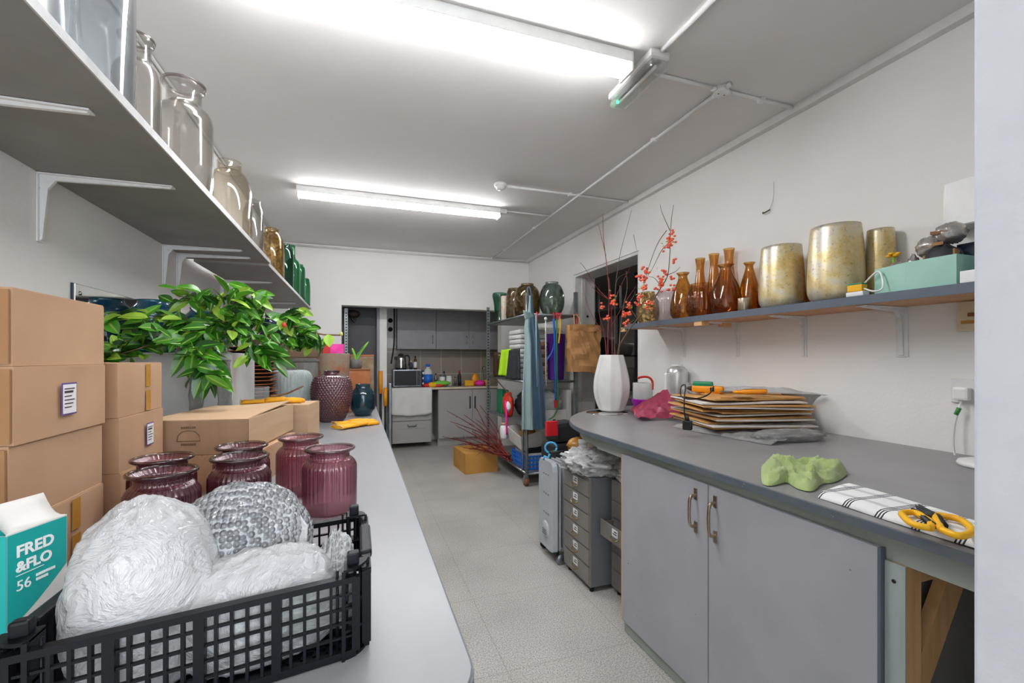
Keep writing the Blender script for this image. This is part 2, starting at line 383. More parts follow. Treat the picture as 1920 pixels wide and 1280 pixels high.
mat('denim', '44647b', .85, col2='375468', scale=6., stretch=(1, 1, .25), lo=.35, hi=.7, bump=.15, bscale=90., sheen=.2); mat('denim_pale', '8ba3a4', .85, col2='7a9294', scale=5., stretch=(1, 1, .2), lo=.35, hi=.7, bump=.15, bscale=90.)
mat('white_cloth', 'cfcfcd', .9, bump=.2, bscale=12.); mat('towel', 'e2e2e0', .95, bump=.25, bscale=120.); mat('grey_cloth', 'dbdad7', .9, col2='d0cfcc', scale=4.)
mat('kraft_sheet', 'd2a469', .8, col2='bb8a50', scale=5., spec=.2); mat('kitchen_front', 'a5a3a0', .4, col2='a09e9a', scale=2.); mat('kitchen_top', 'aaa094', .35, col2='938a7e', scale=60.); mat('upper_front', '8d8c8f', .4)
mat('stone', 'a3aca9', .7, col2='8f9896', scale=60., stretch=(1, 1, .25), bump=.4, bscale=70.)
mat('hobnail', '57343a', .2, col2='4a2b31', scale=8., spec=.9); mat('mottled_pot', '93826f', .8, col2='a05a38', scale=10., lo=.5, hi=.68, bump=.3); mat('mottled_pot2', 'a29076', .8, col2='8a7358', scale=14., bump=.2)
mat('terracotta', 'ae6a40', .8, col2='c79c7f', scale=6., lo=.5, hi=.75); mat('tinpot', '6f6a66', .6, col2='5b5650', scale=9.); mat('planter', '83817c', .6, col2='6c655c', scale=6., stretch=(4, 4, .4))
mat('copper_rim', 'a86a3a', .4, metal=.5, col2='8a4f28', scale=6.); mat('dark_brown', '352420', .6)
mercury_mat()
mat('ceramic', 'dcdddb', .2, spec=.6); mat('speckled', 'cac5b8', .5, col2='d99a6a', scale=26., lo=.55, hi=.62); mat('mirror', 'd8d8d6', .04, metal=1.)
mat('rad_white', 'b9bfc4', .4); mat('file_front', '8b8781', .45, col2='7f7b74', scale=6., metal=.2); mat('file_side', '777a82', .45, metal=.2)
mat('kettle_steel', 'dcdcdc', .25, metal=.55, col2='d0d0d0'); mat('mint', '9fcbbb', .5, col2='93c2b1', scale=3.); mat('navy', '27364a', .45); mat('cream', 'd8c8a8', .5); mat('foil', 'c3bdb8', .25, metal=.7, bump=.6, bscale=22.)
mat('poly', 'd6d8d8', .6, bump=.12, bscale=30.); mat('fixture', 'e0e0dd', .45); mat('tan_dark', '54452f', .8)
emis('tube', 'fbfcff', TUBE); emis('green_led', '30e890', 3.)
glass('clear', 'cfd5da', '6f767c', 2.4, body='8f979e', body_amt=.10); glass('smoke_clear', 'd5d1ca', '77716a', 1.5, body='8f8b86', body_amt=.09); glass('amber_clear', 'ebe3d5', '9c875f', 1.3, body='a89f90', body_amt=.06)
glass('gold_mott', 'e5cfa0', '7a5a20', 1.1, mott='8f6a1c', cover=.8, mscale=38., mlo=.46, mhi=.6); glass('brown_mott', '8d8266', '3e3420', 1., mott='7a5410', cover=.75, mscale=30., mlo=.48, mhi=.62)
glass('green_glass', '4fb07e', '0a6a40', 1.1, body='0f7a4a', body_amt=.15); glass('dark_green', '4f8d73', '12402f', 1.1); glass('grey_green', '93a597', '3c4c43', 1.3, mott='3c4a3e', cover=.5, mscale=9., mlo=.5, mhi=.7)
glass('purple_glass', 'cf93a0', '4e1c2c', 2.2, .10, body='a3586c', body_amt=.16); glass('purple_deep', 'b07486', '3c1424', 2.2, .10, body='7d3c50', body_amt=.17); glass('rim_glass', '9a8a88', '5c4a4a', 1.6)
glass('amber', 'e3ab52', '8a5212', 1.2, body='b87a22', body_amt=.07); glass('amber_swirl', 'dca14a', '7a480f', 1.2, mott='8a5212', cover=.3, mscale=16., mlo=.5, mhi=.66); glass('blue_glass', '4d8296', '123240', 1.1, body='1f4a5c', body_amt=.25); glass('teal_vase', '2f7f9c', '103a52', 1.1, body='1d5f7c', body_amt=.45); glass('navy_glass', '31406e', '131a38', 1.1, body='232e57', body_amt=.5)
glass('clear_plastic', 'eef0ef', 'c5c8c8', .9, rough=.15, body='dfe1e1', body_amt=.22); glass('pink_clear', 'e6dcdd', '9c8f96', 1.3); glass('brown_jar', '8f7550', '46331c', 1., body='5d452a', body_amt=.3); glass('lamp_cover', 'eef1ef', 'c4cac6', 1.4, body='e6e9e7', body_amt=.15)
film('bag_film', 'd0d1d3', .74, .15, 9., .6, crease=24.); film('white_film', 'f0f0ef', .8, .15, 14., .9, crease=20.); film('bubble_film', 'c2c6ca', .82, .15, 30., .9, bubbles=120.); film('clear_film', 'd4d4d3', .5, .13, 30., .8, crease=26.); film('bubble_milk', 'c2c4c4', .85, .3, 26., .5, bubbles=120.)

# ------------------------------------------------------------------ the setting
XL, XR, YB, HC = -.955, 2.43, 6.3, 2.81
struct('floor', MB().box(-1.3, 5.6, -4.2, 8.0, -.1, 0), 'floor')
struct('ceiling', MB().box(-1.1, 2.72, -4.2, 6.5, HC, HC + .1), 'ceiling')
struct('wall_left', MB().box(-1.1, XL, -4.2, 6.5, 0, HC), 'wall')
DY0, DY1, DZ = 3.50, 4.81, 2.33
m = MB(); m.box(XR, 2.715, -4.2, DY0, 0, HC).box(XR, 2.715, DY1, 6.5, 0, HC).box(XR, 2.715, DY0, DY1, DZ, HC)
struct('wall_right', m, 'wall')
OX0, OX1, OZ = -.2, 2.01, 2.04
m = MB(); m.box(-1.1, OX0, YB, 6.5, 0, HC).box(OX1, XR, YB, 6.5, 0, HC).box(OX0, OX1, YB, 6.5, OZ, HC)
struct('wall_back', m, 'wall')
struct('wall_front', MB().bbox(.75, 2.43, -.02, .353, 0, HC, .004), 'jamb')
# shop front far behind the camera: mullioned window wall that lets the daylight in
m = MB(); m.box(-1.1, -.9, -3.45, -3.3, 0, HC).box(2.1, 2.43, -3.45, -3.3, 0, HC).box(-.9, 2.1, -3.45, -3.3, 0, .4).box(-.9, 2.1, -3.45, -3.3, 2.6, HC).box(.57, .63, -3.45, -3.3, .4, 2.6)
struct('wall_shopfront', m, 'wall')
# opening lining of the doorway in the right wall
m = MB(); m.box(2.44, 2.70, DY1 - .03, DY1 - .002, 0, DZ - .03).box(2.44, 2.70, DY0 + .002, DY0 + .03, 0, DZ - .03).box(2.44, 2.70, DY0 + .002, DY1 - .002, DZ - .03, DZ - .002)
m.box(2.52, 2.56, DY1 - .05, DY1 - .03, 0, DZ - .03)
d = m.build('door_1', 'white_paint'); d['kind'] = 'structure'
MB().lathe([(0, 0), (.014, 0), (.014, .006), (0, .006)], 12, M=T(2.60, DY1 - .03, 1.84) @ Matrix.Rotation(math.pi / 2, 4, 'X')).build('door_lock', 'black', d)
# dark store room through that doorway
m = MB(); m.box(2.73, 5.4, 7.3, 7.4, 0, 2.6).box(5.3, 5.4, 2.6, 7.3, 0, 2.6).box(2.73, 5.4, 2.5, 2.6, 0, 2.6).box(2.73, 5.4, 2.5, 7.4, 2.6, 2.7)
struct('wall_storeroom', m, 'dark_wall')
# kitchen recess behind the back wall
struct('wall_kitchen_back', MB().box(-.7, 2.72, 7.42, 7.55, 0, 2.5), 'wall')
m = MB(); m.box(-.7, -.6, 6.5, 7.42, 0, 2.5).box(2.62, 2.72, 6.5, 7.42, 0, 2.5); struct('wall_kitchen_side', m, 'wall')
struct('ceiling_kitchen', MB().box(-.7, 2.72, 6.5, 7.55, 2.5, 2.6), 'ceiling')
struct('wall_partition', MB().box(.30, .40, 6.72, 7.42, 0, 2.5), 'wall')
struct('trim_tiles', MB().box(.40, 2.62, 7.405, 7.42, .9, 1.50), 'tile')
m = MB(); m.bbox(-.59, .298, 6.95, 7.0, .01, 2.2, .004); d = m.build('door_2', 'dark_panel'); d['kind'] = 'structure'
m = MB(); m.bbox(-.25, -.07, 6.93, 6.95, 1.02, 1.25, .008); m.build('letter_plate', 'black', d)
struct('trim_door_edge', MB().box(.262, .298, 6.72, 6.95, 0, 2.2), 'upper_front')
# trunking along the right wall, under the ceiling
m = MB(); m.box(2.385, 2.43, .36, 6.3, 2.765, 2.81); struct('trim_1', m, 'white_paint')
m = MB().tube([(-.93, 6.285, 2.775), (2.38, 6.285, 2.775)], .012, 8); struct('trim_2', m, 'white_paint')
m = MB().tube([(-.94, 0, 2.80), (-.94, 6.29, 2.80)], .008, 6); struct('trim_3', m, 'white_paint')

# ------------------------------------------------------------------ ceiling lights and conduits
def batten(name, x0, x1, y, label):
    t = thing(name, label, 'ceiling light', ((x0 + x1) / 2, y, HC), 0, 'fluorescent battens on the ceiling')
    h = (x1 - x0) / 2
    MB().bbox(-h, h, -.055, .055, -.055, 0, .006).build('housing', 'fixture', t)
    pr = [(-.052, -.052)] + [(-.052 * math.cos(a), -.062 - .03 * math.sin(a)) for a in [math.pi * k / 12 for k in range(13)]] + [(.052, -.052)]
    n = len(pr); x = h - .012
    b = MB(); b.add([(-x, p[0], p[1]) for p in pr] + [(x, p[0], p[1]) for p in pr], [list(range(n)), list(range(n, 2 * n))[::-1]] + [(i, i + n, (i + 1) % n + n, (i + 1) % n) for i in range(n)], False)
    b.build('diffuser', 'tube', t)
    for s in (-1, 1):
        MB().bbox(min(s * h, s * (h - .012)), max(s * h, s * (h - .012)), -.056, .056, -.095, -.001, .004).build('end_cap', 'fixture', t)
    return t
batten('ceiling_batten', -.58, 1.245, 1.885, 'long white fluorescent batten nearest the camera, lit, at the top of the picture')
batten('ceiling_batten', -.49, 1.32, 4.22, 'long white fluorescent batten further back, lit, in the middle of the ceiling')
t = thing('emergency_light', 'small clear-covered emergency bulkhead light beside the near batten', 'emergency light', (1.36, 1.975, HC), math.radians(-1))
MB().bbox(-.055, .055, -.20, .20, -.04, 0, .015).build('housing', 'fixture', t)
MB().bbox(-.05, .05, -.195, .195, -.085, -.04, .02).build('cover', 'lamp_cover', t)
MB().tube([(0, -.16, -.06), (0, .16, -.06)], .008, 10).build('tube', 'plastic_white', t)
MB().box(-.012, .0, .172, .178, -.058, -.045).build('indicator', 'green_led', t)
def conduit(pts, label, r=.0095, clips=0):
    t = tag(MB().tube(pts, r, 10).build('conduit', 'white_gloss'), label, 'conduit', 'surface conduits on the ceiling')
    a, b = Vector(pts[0]), Vector(pts[-1])
    for k in range(clips):
        c = a.lerp(b, (k + .5) / clips)
        MB().bbox(c.x - .016, c.x + .016, c.y - .016, c.y + .016, HC - .026, HC, .004).build('clip', 'white_gloss', t)
zc = HC - .011
conduit([(1.36, -1.0, zc), (1.36, 1.77, zc)], 'white conduit running from the top edge of the picture to the emergency light', .012)
conduit([(1.865, 1.98, zc), (1.875, 6.28, zc)], 'long white conduit running down the ceiling to the back wall', .0095, 4)
conduit([(1.42, 1.93, zc), (1.81, 1.93, zc)], 'short white conduit between emergency light and junction box', .0095)
conduit([(1.92, 1.93, zc), (2.38, 1.93, zc)], 'short white conduit from junction box to the right wall', .0095, 1)
conduit([(1.19, 3.60, zc), (2.38, 3.60, zc)], 'white conduit from the smoke detector across to the right wall', .0095, 1)
conduit([(1.39, 4.22, zc), (1.85, 4.22, zc)], 'short white conduit feeding the far batten light', .0095)
t = thing('junction_box', 'round white conduit junction box where four conduits meet on the ceiling', 'junction box', (1.865, 1.93, HC))
MB().lathe([(0, -.034), (.036, -.034), (.04, -.03), (.04, 0), (0, 0)], 24).build('body', 'white_gloss', t)
for a in range(4):
    MB().tube([(.03 * math.cos(a * 1.5708), .03 * math.sin(a * 1.5708), -.014), (.062 * math.cos(a * 1.5708), .062 * math.sin(a * 1.5708), -.014)], .0135, 10).build('spout', 'white_gloss', t)
for s in (-1, 1): MB().lathe([(0, -.0365), (.004, -.0365), (.004, -.034), (0, -.034)], 8, c=(s * .02, 0, 0)).build('screw', 'brass', t)
t = thing('conduit_box', 'small white box joining the far batten to its conduit', 'junction box', (1.355, 4.22, HC))
MB().bbox(-.034, .034, -.035, .035, -.045, 0, .005).build('body', 'white_gloss', t)
t = thing('smoke_detector', 'round white smoke detector on the ceiling', 'smoke detector', (1.137, 3.6, HC))
MB().lathe([(0, -.022), (.05, -.022), (.053, -.016), (.053, 0), (0, 0)], 28).build('base', 'white_gloss', t)
MB().lathe([(0, -.052), (.022, -.052), (.034, -.044), (.038, -.036), (.034, -.034), (.034, -.030), (.044, -.028), (.046, -.022), (0, -.022)], 28).build('sensor_head', 'white_gloss', t)

# ------------------------------------------------------------------ long work table on the left
def rrect(x0, x1, y0, y1, rs, n=8):
    """rounded rectangle, rs = radii (x0y0, x1y0, x1y1, x0y1)"""
    out = []
    for (cx, cy, r, a0) in ((x0 + rs[0], y0 + rs[0], rs[0], math.pi), (x1 - rs[1], y0 + rs[1], rs[1], 1.5 * math.pi), (x1 - rs[2], y1 - rs[2], rs[2], 0), (x0 + rs[3], y1 - rs[3], rs[3], .5 * math.pi)):
        out += [(cx + r * math.cos(a0 + k * math.pi / 2 / n), cy + r * math.sin(a0 + k * math.pi / 2 / n)) for k in range(n + 1)]
    return out
TZ = .94
t = thing('work_table', 'long light grey work table running down the left wall', 'table', (-.4, 2.6, 0))
def tl(p): return [(x + .4, y - 2.6) for x, y in p]
MB().prism(tl(rrect(-.953, .1436, .52, 4.8, (.001, .075, .04, .001))), TZ - .004, TZ).build('table_top', 'table_top', t)
MB().prism(tl(rrect(-.953, .1476, .516, 4.804, (.001, .077, .042, .001))), TZ - .045, TZ - .004).build('edge_band', 'table_edge', t)
for y in (.75, 2.6, 4.5):
    MB().box(-.55 , .42, y - .02 - 2.6, y + .02 - 2.6, 0, TZ - .045).build('support_panel', 'shelf_grey', t)

# ------------------------------------------------------------------ left wall shelves and brackets
SZ = 1.935
def shelf(y0, y1, x0, x1, z, label, um, em, th=.02):
    t = thing('wall_shelf', label, 'shelf', ((x0 + x1) / 2, y0, z))
    h = (x1 - x0) / 2
    MB().box(-h, h, 0, y1 - y0, 0, th).build('board', um, t)
    return t, h
t, h = shelf(.25, 3.14, XL + .002, -.517, SZ, 'near half of the grey shelf high on the left wall', 'shelf_grey', 'shelf_edge')
MB().box(h, h + .004, 0, 2.89, -.001, .021).build('front_edge', 'shelf_edge', t)
t, h = shelf(3.15, 5.86, -.925, -.527, SZ - .012, 'far half of the grey shelf high on the left wall', 'shelf_grey', 'shelf_edge')
MB().box(h, h + .004, 0, 2.71, -.001, .021).build('front_edge', 'shelf_edge', t)
def lbracket(x, y, z, sx, arm, drop, label, group, wd=.03, m='bracket'):
    """L bracket: wall leg down, arm under the shelf; sx = direction of the arm"""
    t = thing('shelf_bracket', label, 'bracket', (x, y, z), 0, group)
    h = wd / 2
    pts = [(0, -.002), (arm, -.002), (arm - .01, -.010), (.045, -.022), (.026, -.05), (.012, -drop + .01), (0, -drop)]
    core = [(sx * a, b) for a, b in pts]
    n = len(core); b = MB()
    b.add([(a, -h * .35, c) for a, c in core] + [(a, h * .35, c) for a, c in core], [list(range(n)), list(range(n, 2 * n))[::-1]] + [(i, (i + 1) % n, (i + 1) % n + n, i + n) for i in range(n)], False)
    b.build('web', m, t)
    MB().bbox(min(0, sx * arm), max(0, sx * arm), -h, h, -.006, -.001, .0015).build('arm', m, t)
    MB().bbox(min(sx * .001, sx * .006), max(sx * .001, sx * .006), -h, h, -drop, -.001, .0015).build('wall_leg', m, t)
    for zz in (-.05, -drop + .02):
        MB().lathe([(0, .0012), (.005, .0012), (.006, 0)], 10, M=T(sx * .0062, 0, zz) @ Matrix.Rotation(sx * math.pi / 2, 4, 'Y')).build('screw', 'charcoal', t)
g = 'white brackets under the left shelf'
for y, l in ((1.33, 'nearest white bracket under the left shelf, cut by the picture edge'), (1.83, 'second white bracket from the camera under the left shelf, above the boxes'),
             (2.79, 'nearer of the paired white brackets under the left shelf'), (2.98, 'farther of the paired white brackets under the left shelf, above the white panel')):
    lbracket(XL, y, SZ, 1, .36, .22, l, g)
for y, l in ((3.82, 'white bracket under the far half of the left shelf, above the leafy branches'), (5.2, 'last white bracket under the far end of the left shelf')):
    lbracket(XL, y, SZ - .012, 1, .34, .2, l, g)
# white board against the wall
t = thing('wall_mirror', 'wide frameless mirror screwed to the left wall behind the blue vases', 'mirror', (XL, 2.0, 0))
MB().bbox(.006, .012, 0, 1.0, 1.10, 1.612, .001).build('mirror_glass', 'mirror', t)
MB().box(.001, .0058, -.004, 1.0, 1.10, 1.614).build('dark_backing', 'navy', t)
for y_, z_ in ((.03, 1.58), (.97, 1.58)): MB().lathe([(0, .003), (.007, .002), (.008, 0)], 12, M=T(.0122, y_, z_) @ Matrix.Rotation(math.pi / 2, 4, 'Y')).build('screw', 'chrome', t)

# ------------------------------------------------------------------ right wall shelf
RZ0, RT = 1.587, .035
t = thing('wall_shelf', 'chipboard shelf with dark edge along the right wall', 'shelf', (XR, 1.8, RZ0))
MB().box(-.318, -.001, -1.42, 1.43, 0, RT).build('board', 'chipboard', t)
MB().box(-.324, -.318, -1.42, 1.436, -.001, RT + .001).build('edge_strip', 'cab_edge', t)
MB().box(-.318, -.001, -1.42, 1.43, RT, RT + .003).build('laminate_top', 'cab_edge', t)
MB().box(-.14, -.06, .56, .60, -.03, -.001).build('batten_block', 'pine', t)
MB().box(-.32, -.26, .55, .62, -.028, -.001).build('batten_block', 'pine', t)
MB().box(-.32, -.30, 1.436, 1.50, -.02, .015).build('hook_plate', 'pine', t)
g = 'white brackets under the right shelf'
for y, a, l in ((2.89, .26, 'farthest white bracket under the right shelf, beside the doorway'), (2.37, .26, 'second farthest white bracket under the right shelf, below the amber bottles'),
                (1.89, .26, 'second nearest white bracket under the right shelf, below the smaller gold vase'), (1.40, .28, 'nearest and widest white bracket under the right shelf, below the mint box')):
    lbracket(XR, y, RZ0, -1, a, .235, l, g, .05 if y < 1.5 else .032)
# ------------------------------------------------------------------ workbench on the right
BZ, BXF, BC, BR = .94, 1.215, (2.3, 2.2), 1.088
t = thing('workbench', 'grey topped workbench with rounded end along the right wall', 'workbench', (1.9, 1.3, 0))
def bl(p): return [(x - 1.9, y - 1.3) for x, y in p]
def bench_outline(off):
    r = BR - off
    return [(BXF + off, .36), (XR - .004, .36), (XR - .004, BC[1] + math.sqrt(max(r * r - .016, 0)))] + [(BC[0] - r * math.cos(a), BC[1] + r * math.sin(a)) for a in [math.pi / 2 - math.pi / 2 * k / 28 for k in range(29)]]
MB().prism(bl(bench_outline(.004)), BZ - .003, BZ).build('worktop', 'bench_top', t)
MB().prism(bl(bench_outline(0)), BZ - .026, BZ - .003).build('edge_band', 'bench_edge', t)
m = MB(); m.box(1.256 - 1.9, 1.282 - 1.9, .36 - 1.3, 2.2 - 1.3, .845, BZ - .027).build('apron', 'pale_green', t)
r0, r1 = 1.0, 1.02; po = []
for k in range(25):
    a = math.pi / 2 * k / 24; po.append((BC[0] - r1 * math.cos(a) - 1.9, BC[1] + r1 * math.sin(a) - 1.3))
for k in range(24, -1, -1):
    a = math.pi / 2 * k / 24; po.append((BC[0] - r0 * math.cos(a) - 1.9, BC[1] + r0 * math.sin(a) - 1.3))
MB().prism(po, .845, BZ - .027).build('curved_apron', 'pale_green', t)
b = MB(); b.box(1.252 - 1.9, 1.31 - 1.9, .715 - 1.3, .758 - 1.3, 0, .8445).build('post', 'pine', t)
MB().box(1.247 - 1.9, 1.2515 - 1.9, .713 - 1.3, .7575 - 1.3, 0, .8445).build('painted_post_face', 'mint_timber', t)
MB().lathe([(0, .001), (.005, .001), (.005, 0)], 10, M=T(1.247 - 1.9, .737 - 1.3, .80) @ Matrix.Rotation(-math.pi / 2, 4, 'Y')).build('bolt_hole', 'dark_brown', t)
MB().box(1.312 - 1.9, 1.9 - 1.9, .725 - 1.3, .757 - 1.3, .79, .845).build('cross_rail', 'pine', t)
A = Vector((1.312 - 1.9, .74 - 1.3, .52)); B = Vector((1.50 - 1.9, .74 - 1.3, .82)); dd = (B - A).normalized(); pp = Vector((dd.z, 0, -dd.x)) * .036
b = MB(); q = [A - pp, B - pp, B + pp, A + pp]
b.add([p + Vector((0, -.016, 0)) for p in q] + [p + Vector((0, .012, 0)) for p in q], [(3, 2, 1, 0), (4, 5, 6, 7)] + [(i, (i + 1) % 4, (i + 1) % 4 + 4, i + 4) for i in range(4)])
b.build('brace', 'pine', t)
MB().box(1.30 - 1.9, 1.36 - 1.9, 1.94 - 1.3, 1.99 - 1.3, .68, BZ - .027).build('post', 'pine', t)
MB().box(2.3 - 1.9, 2.36 - 1.9, .5 - 1.3, .55 - 1.3, 0, BZ - .027).build('post', 'pine', t)
MB().box(2.3 - 1.9, 2.36 - 1.9, 2.9 - 1.3, 2.95 - 1.3, 0, BZ - .027).build('post', 'pine', t)
# cupboard under it
t = thing('base_cabinet', 'wide grey two-door cupboard under the workbench', 'cupboard', (1.5, 1.34, 0))
MB().box(-.246, .60, -.57, .575, .0, .84).build('body', 'shelf_grey', t)
MB().box(-.252, -.247, -.57, .575, .002, .055).build('plinth', 'pale_green', t)
def dhandle(par, x, y, z0, z1):
    hm = MB().tube(curve3([(x, y, z1), (x - .024, y, z1 - .004), (x - .031, y, z1 - .03), (x - .031, y, z0 + .03), (x - .024, y, z0 + .004), (x, y, z0)], 5), .0058, 10)
    for z in (z0 - .004, z1 + .004): hm.bbox(x - .004, x, y - .008, y + .008, z - .022, z + .022, .0015)
    return hm.build('handle', 'dusty_chrome', par)
d = MB().bbox(-.266, -.2475, .004, .577, .058, .874, .002).build('door', 'cab_grey', t); dhandle(d, -.266, .065, .70, .82)
MB().box(-.266, -.2475, .5772, .583, .058, .874).build('edge_strip', 'pine', d)
d = MB().bbox(-.266, -.2475, -.574, -.001, .058, .874, .002).build('door', 'cab_grey', t); dhandle(d, -.266, -.035, .70, .82)
MB().box(-.2663, -.2475, -.5815, -.5745, .058, .874).build('edge_strip', 'cab_edge', d)
# dark clutter under the open end
t = tag(MB().bbox(1.45, 2.2, .42, .70, .001, .22, .01).build('storage_box', 'charcoal'), 'dark box on the floor under the open end of the workbench', 'box')
t = tag(MB().tube([(1.35, .66, .30), (2.2, .45, .24)], .02, 10).build('dark_pole', 'black'), 'dark pole lying across the box under the workbench', 'pole')

# ------------------------------------------------------------------ drawer cabinets
def drawers(x0, y0, y1, dep, h, n, label, open_k=None):
    t = thing('drawer_cabinet', label, 'drawer cabinet', (x0, y0, 0), 0, 'metal drawer cabinets under the bench')
    W = y1 - y0
    b = MB(); b.box(.006, dep, 0, W, .03, h); b.build('carcass', 'file_side', t)
    MB().box(0, .006, -.0005, W, .03, h).build('face_frame', 'file_front', t)
    for yy in (.02, W - .05):
        for xx in (.02, dep - .05): MB().lathe([(.012, 0), (.015, .03)], 10, c=(xx, yy, 0)).build('foot', 'rubber', t)
    dh = (h - .06) / n
    for k in range(n):
        z0 = .045 + k * dh; px = -.075 if k == open_k else 0
        d = MB().bbox(px - .007, px + .004, .012, W - .012, z0 + .003, z0 + dh - .004, .003)
        if px: d.box(px + .004, 0, .018, .022, z0 + .01, z0 + dh * .8).box(px + .004, 0, W - .022, W - .018, z0 + .01, z0 + dh * .8).box(px + .004, 0, .02, W - .02, z0 + .01, z0 + .015)
        d = d.build('drawer', 'file_front', t)
        cz = z0 + dh * .5; cy = W * .5
        MB().box(px - .009, px - .007, cy - .028, cy + .028, cz - .004, cz + .036).build('label_card', 'paper', d)
        q = MB()
        for r_ in range(2): q.box(px - .0094, px - .009, cy - .02, cy + .018 - r_ * .012, cz + .008 + r_ * .013, cz + .014 + r_ * .013)
        q.build('label_print', 'ink', d)
        MB().tube(curve3([(px - .008, cy - .035, cz - .008), (px - .022, cy - .028, cz - .016), (px - .026, cy, cz - .024), (px - .022, cy + .028, cz - .016), (px - .008, cy + .035, cz - .008)], 4), .0035, 8).build('cup_handle', 'brass', d)
    return t
drawers(1.262, 2.285, 2.632, .40, .655, 6, 'tall grey metal drawer cabinet with six labelled drawers beside the heater')
drawers(1.392, 1.935, 2.27, .40, .645, 6, 'grey metal drawer cabinet with one drawer pulled out, beside the cupboard', 3)

# ------------------------------------------------------------------ oil heater
t = thing('oil_radiator', 'pale grey oil-filled radiator beside the drawer cabinet', 'heater', (1.205, 2.80, 0), 0)
pr = [(-.12, .085), (-.115, .075), (-.09, .066), (.09, .066), (.115, .075), (.12, .085), (.12, .60), (.112, .635), (.09, .655), (-.09, .655), (-.112, .635), (-.12, .60)]
MB().prism([(p[0], p[1]) for p in pr], 0, .035, M=Matrix(((0, 0, 1, 0), (1, 0, 0, 0), (0, 1, 0, 0), (0, 0, 0, 1)))).build('control_panel', 'rad_white', t)
MB().lathe([(.058, -.01), (.056, .004), (.05, .008), (0, .009)], 24, M=T(0, 0, .19) @ Matrix.Rotation(-math.pi / 2, 4, 'Y')).build('vent_plate', 'rad_white', t)
for r_ in range(3):
    for c in range(3): MB().box(-.0105, -.008, -.030 + c * .022, -.016 + c * .022, .160 + r_ * .014, .164 + r_ * .014).build('vent_slot', 'charcoal', t)
for z in (.56, .43, .30):
    for c in range(3): MB().box(-.0008, .002, -.055 + c * .036, -.033 + c * .036, z, z + .005).build('vent_slot', 'charcoal', t)
fp = [(-.108, .075), (.108, .075), (.112, .09), (.112, .63), (.098, .645), (-.098, .645), (-.112, .63), (-.112, .09)]
for k in range(6):
    MB().prism(fp, .050 + k * .036, .060 + k * .036, M=Matrix(((0, 0, 1, 0), (1, 0, 0, 0), (0, 1, 0, 0), (0, 0, 0, 1)))).build('fin', 'rad_white', t)
for z in (.12, .60): MB().tube([(.03, 0, z), (.245, 0, z)], .022, 12).build('connecting_tube', 'rad_white', t)
for x in (.05, .21):
    MB().tube([(x, -.13, .035), (x, .13, .035)], .007, 8).box(x - .01, x + .01, -.09, .09, .035, .08).build('wheel_axle', 'charcoal', t)
    for y in (-.135, .135): MB().lathe([(0, -.011), (.028, -.011), (.032, -.006), (.032, .006), (.028, .011), (0, .011)], 18, M=T(x, y, .032) @ Matrix.Rotation(math.pi / 2, 4, 'X')).build('wheel', 'steel' if y < 0 else 'rubber', t)
# things piled above and behind the heater
t = thing('wire_clippers', 'pale blue handled clippers lying on top of the radiator', 'clippers', P(1036, 850, 3.0), 0)
o = P(1036, 850, 3.0)
ring = [P(1033 + 11 * math.cos(a), 839 + 10 * math.sin(a), 3.02) - o for a in [2 * math.pi * k / 14 for k in range(15)]]
MB().tube(ring, .007, 8).build('handle_loop', 'sky_blue', t)
MB().tube([P(x, y, 3.0) - o for x, y in ((1019, 862), (1021, 855), (1028, 858), (1031, 850))], .008, 8).build('handle_grip', 'sky_blue', t)
MB().tube([P(1030, 848, 3.0) - o, P(1070, 846, 3.05) - o], .012, 8).build('blade', 'black', t)
# ------------------------------------------------------------------ vessels
def vessel(name, label, cat, loc, outer, m, th=.004, n=48, rib=None, fn=None, group=None, rim=None, rz=0, refine=3, rim_r=.005):
    """blown or thrown vessel; with rim given the lip is a part of its own"""
    pr = smoothp(outer, refine) if refine > 1 else outer
    mb = MB().lathe(wall_prof(pr, th), n, rib=rib, fn=fn)
    if rim is None:
        o = mb.build(name, m); o.location = loc; o.rotation_euler = (0, 0, rz)
        return tag(o, label, cat, group)
    t = thing(name, label, cat, loc, rz, group); mb.build('body', m, t)
    R, Z = pr[-1]
    MB().tube([(R * math.cos(a), R * math.sin(a), Z) for a in [2 * math.pi * k / 32 for k in range(33)]], rim_r, 8, False).build('rim', rim, t)
    return t
# purple fluted jars on the work table
jar = [(.056, .0), (.063, .004), (.0665, .015), (.067, .06), (.067, .115), (.0655, .126), (.058, .138), (.050, .144), (.0485, .150), (.050, .156), (.0565, .163), (.060, .167)]
jars = [((-.07, 1.294), 'purple fluted glass jar right of the others, directly behind the crate corner', 'purple_glass'),
        ((-.163, 1.50), 'purple fluted glass jar at back right, behind the rightmost jar, beside the kraft box', 'purple_glass'),
        ((-.272, 1.255), 'purple fluted glass jar in the middle, front one of the middle pair', 'purple_deep'),
        ((-.300, 1.405), 'purple fluted glass jar in the middle, behind another and in front of the kraft box', 'purple_deep'),
        ((-.392, 1.145), 'purple fluted glass jar at front left, beside the bubble wrap bag', 'purple_deep'),
        ((-.445, 1.300), 'purple fluted glass jar at back left, against the cardboard boxes', 'purple_deep')]
protos = {}
for (xy, l, mt) in jars:
    if mt not in protos:
        protos[mt] = vessel('glass_jar', l, 'jar', (xy[0], xy[1], TZ), jar, mt, .0035, 144, (36, .022), None, 'purple fluted jars on the work table', 'rim_glass', rim_r=.0045)
    else: dup(protos[mt], l, (xy[0], xy[1], TZ), random.random())
